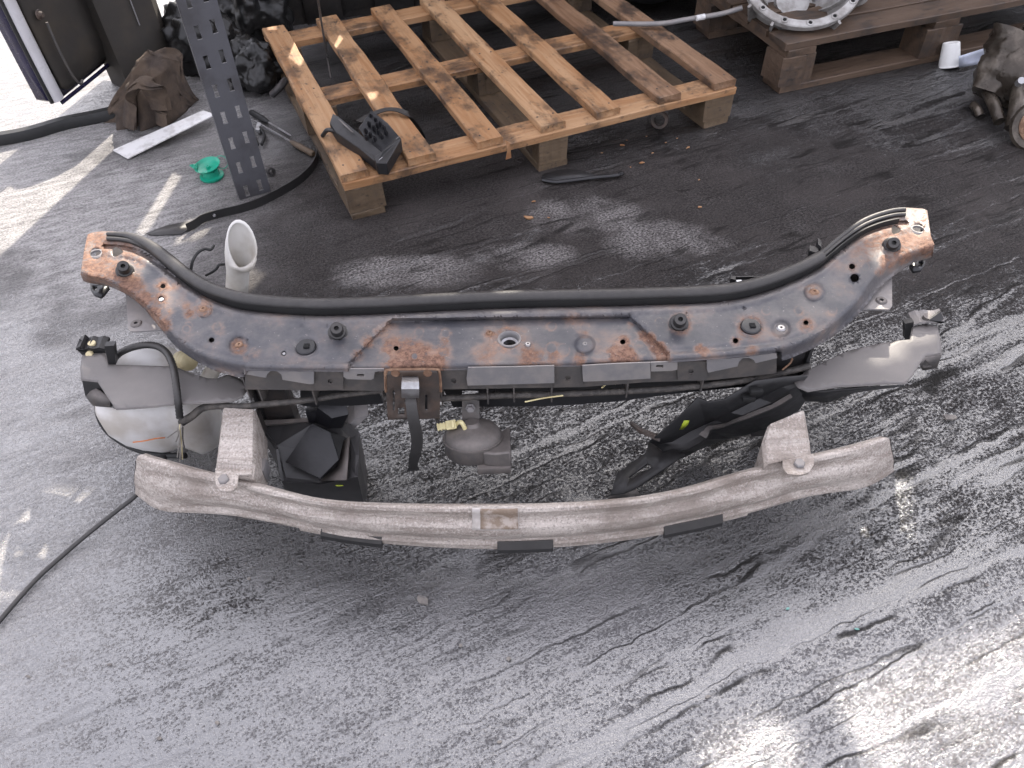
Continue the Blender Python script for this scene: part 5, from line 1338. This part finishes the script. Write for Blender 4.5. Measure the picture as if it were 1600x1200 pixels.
# ---- oily gearbox lump at the right edge
def gearbox():
    o = at(1585, 170, 0)
    root = thing('oily_gearbox', 'dark oily gearbox casting with rusty flange at the right edge', 'gearbox', o)
    def ring(c, rx, ry, rz_ax, n=28, seed=0, amp=.06):
        c = Vector(c); ax = Vector(rz_ax).normalized(); m = basis(c, (.3, 1, .2), ax)
        return [m @ Vector(((rx * (1 + amp * noise.noise(Vector((math.cos(a) * 2 + seed, math.sin(a) * 2, seed))))) * math.cos(a), (ry * (1 + amp * noise.noise(Vector((math.cos(a) * 2, math.sin(a) * 2 + seed, seed))))) * math.sin(a), 0)) for a in (2 * math.pi * k / n for k in range(n))]
    # main casting: a long barrel running away to the right
    A = at(1545, 150, .05); B = A + Vector((.30, .14, .10))
    ax = (B - A).normalized(); path = [A.lerp(B, t) + Vector((0, 0, .035)) for t in (0, .06, .14, .3, .5, .7, 1.0)]
    rad = [.035, .06, .075, .085, .105, .11, .115]
    loft('casting', [ring(p, r_, r_ * 1.05, ax, seed=i) for i, (p, r_) in enumerate(zip(path, rad))], 'oily_casting', root, smooth=R(50))
    # pleated ribbed gaiter
    g0, g1 = at(1540, 148, .05), at(1592, 62, .18)
    secs = []
    for i in range(15):
        t = i / 14; p = g0.lerp(g1, t); rr = .045 + .035 * t + .012 * noise.noise(Vector((i * .55, 3, 1)))
        secs.append(ring(p, rr, rr * 1.1, g1 - g0, seed=i * .12, amp=.35))
    loft('gaiter', secs, 'oily_casting', root, smooth=R(60))
    for (u0, v0, z0, u1, v1, z1, rr) in ((1541, 140, .06, 1562, 190, .03, .017), (1521, 164, .02, 1531, 180, .012, .012), (1592, 130, .10, 1582, 200, .03, .022)):
        tube('rib', [at(u0, v0, z0), at((u0 + u1) / 2 + 2, (v0 + v1) / 2, (z0 + z1) / 2 + .006), at(u1, v1, z1)], rr, 'oily_casting', root, n=5, seg=12)
    bm = bmesh.new(); bmesh.ops.create_icosphere(bm, subdivisions=5, radius=1); cc = at(1604, 108, .10)
    for v in bm.verts:
        n = v.co.copy(); q = Vector((n.x * 2.2 + n.y, n.y * .8, n.z * 2.0 - n.x))
        kk = 1.05 + .22 * noise.noise(q) - .42 * abs(noise.noise(q * 2.3 + Vector((4, 1, 0)))) - .22 * abs(noise.noise(q * 5)) - .08 * abs(noise.noise(q * 11))
        v.co = cc + Vector((n.x * .085, n.y * .13, n.z * .14)) * kk
    bm_obj('crumpled_cover', bm, 'oily_foil', root, R(60))
    f = at(1626, 196, .07)
    lathe('output_flange', [(0, .012), (.018, .012), (.02, .004), (.045, .004), (.052, 0), (.052, -.02), (.03, -.022), (.03, -.06), (0, -.06)], f, (-.45, -.75, .5), 'rusty_iron', root, 30)
    lathe('flange_guard', [(.05, -.012), (.068, -.012), (.075, -.02), (.072, -.045), (.05, -.05)], f, (-.45, -.75, .5), 'oily_casting', root, 30)
    lathe('plug', [(0, .02), (.010, .02), (.012, .0)], at(1592, 130, .125), (-.2, -.6, .7), 'bright_steel', root, 14)
gearbox()
# ---- cable on the ground at the lower left
p = tube('black_cable', [at(222, 764, .035), at(207, 779, .030), at(180, 800, .022), at(140, 832, .013), at(100, 866, .007), at(60, 902, .007), at(25, 940, .007), at(-30, 1005, .007)], .0042, 'rubber', None, n=8, seg=10)
tag(p, 'thin black cable running from the left beam end to the lower left corner', 'cable')
# ---- litter: chips, stones, glass
def chip(u, v, s, mat, name, label, cat, seed, group=None):
    rng = random.Random(seed); o = at(u, v, 0); n = 6
    pts = []
    a0 = rng.uniform(0, 6)
    for i in range(n):
        a = a0 + 2 * math.pi * i / n; r = s * rng.uniform(.55, 1.1) * (1 if i % 3 else 1.5)
        pts.append(o + Vector((r * math.cos(a), r * .7 * math.sin(a), .0015 + rng.uniform(0, s * .25))))
    r = plate(name, pts, (0, 0, s * .35), mat); tag(r, label, cat, group)
for i, (u, v) in enumerate(((834, 316), (857, 353 - 12), (979, 220), (1002, 256), (1058, 217), (1040, 224), (972, 228), (1010, 214), (1092, 282), (1094, 325), (940, 240), (985, 262), (1075, 232), (1020, 240))):
    chip(u, v, .0032 + .003 * (i % 3 == 0), 'wood_chip', 'wood_chip', 'tiny orange wood chip on the dark ground in front of the pallet', 'wood chip', 300 + i, 'wood chips in front of the pallet')
chip(826, 342, .011, 'wood_chip', 'wood_chip', 'pale wood sliver between pallet front and panel middle', 'wood chip', 11)
chip(1338, 984, .0032, 'teal_glass', 'glass_bit', 'small teal glass bit in front of the right beam end', 'glass', 12); chip(1230, 952, .0032, 'teal_glass', 'glass_bit', 'small pale green glass bit below the middle right of the beam', 'glass', 14)
chip(1485, 655, .013, 'stone', 'stone', 'dark pebble on the wet ground right of the headlamp bracket', 'stone', 15)
chip(661, 939, .012, 'stone', 'stone', 'dark pebble in the furrow below the middle of the beam', 'stone', 16)
for i, (u, v) in enumerate(((340, 1130), (250, 1155), (720, 1010), (795, 1030), (780, 1160), (1105, 1090), (45, 1058), (172, 1040), (390, 905), (1540, 915))):
    chip(u, v, .0042, 'stone', 'pebble', 'tiny pale pebble set in the wet foreground', 'pebble', 400 + i, 'pebbles in the foreground')
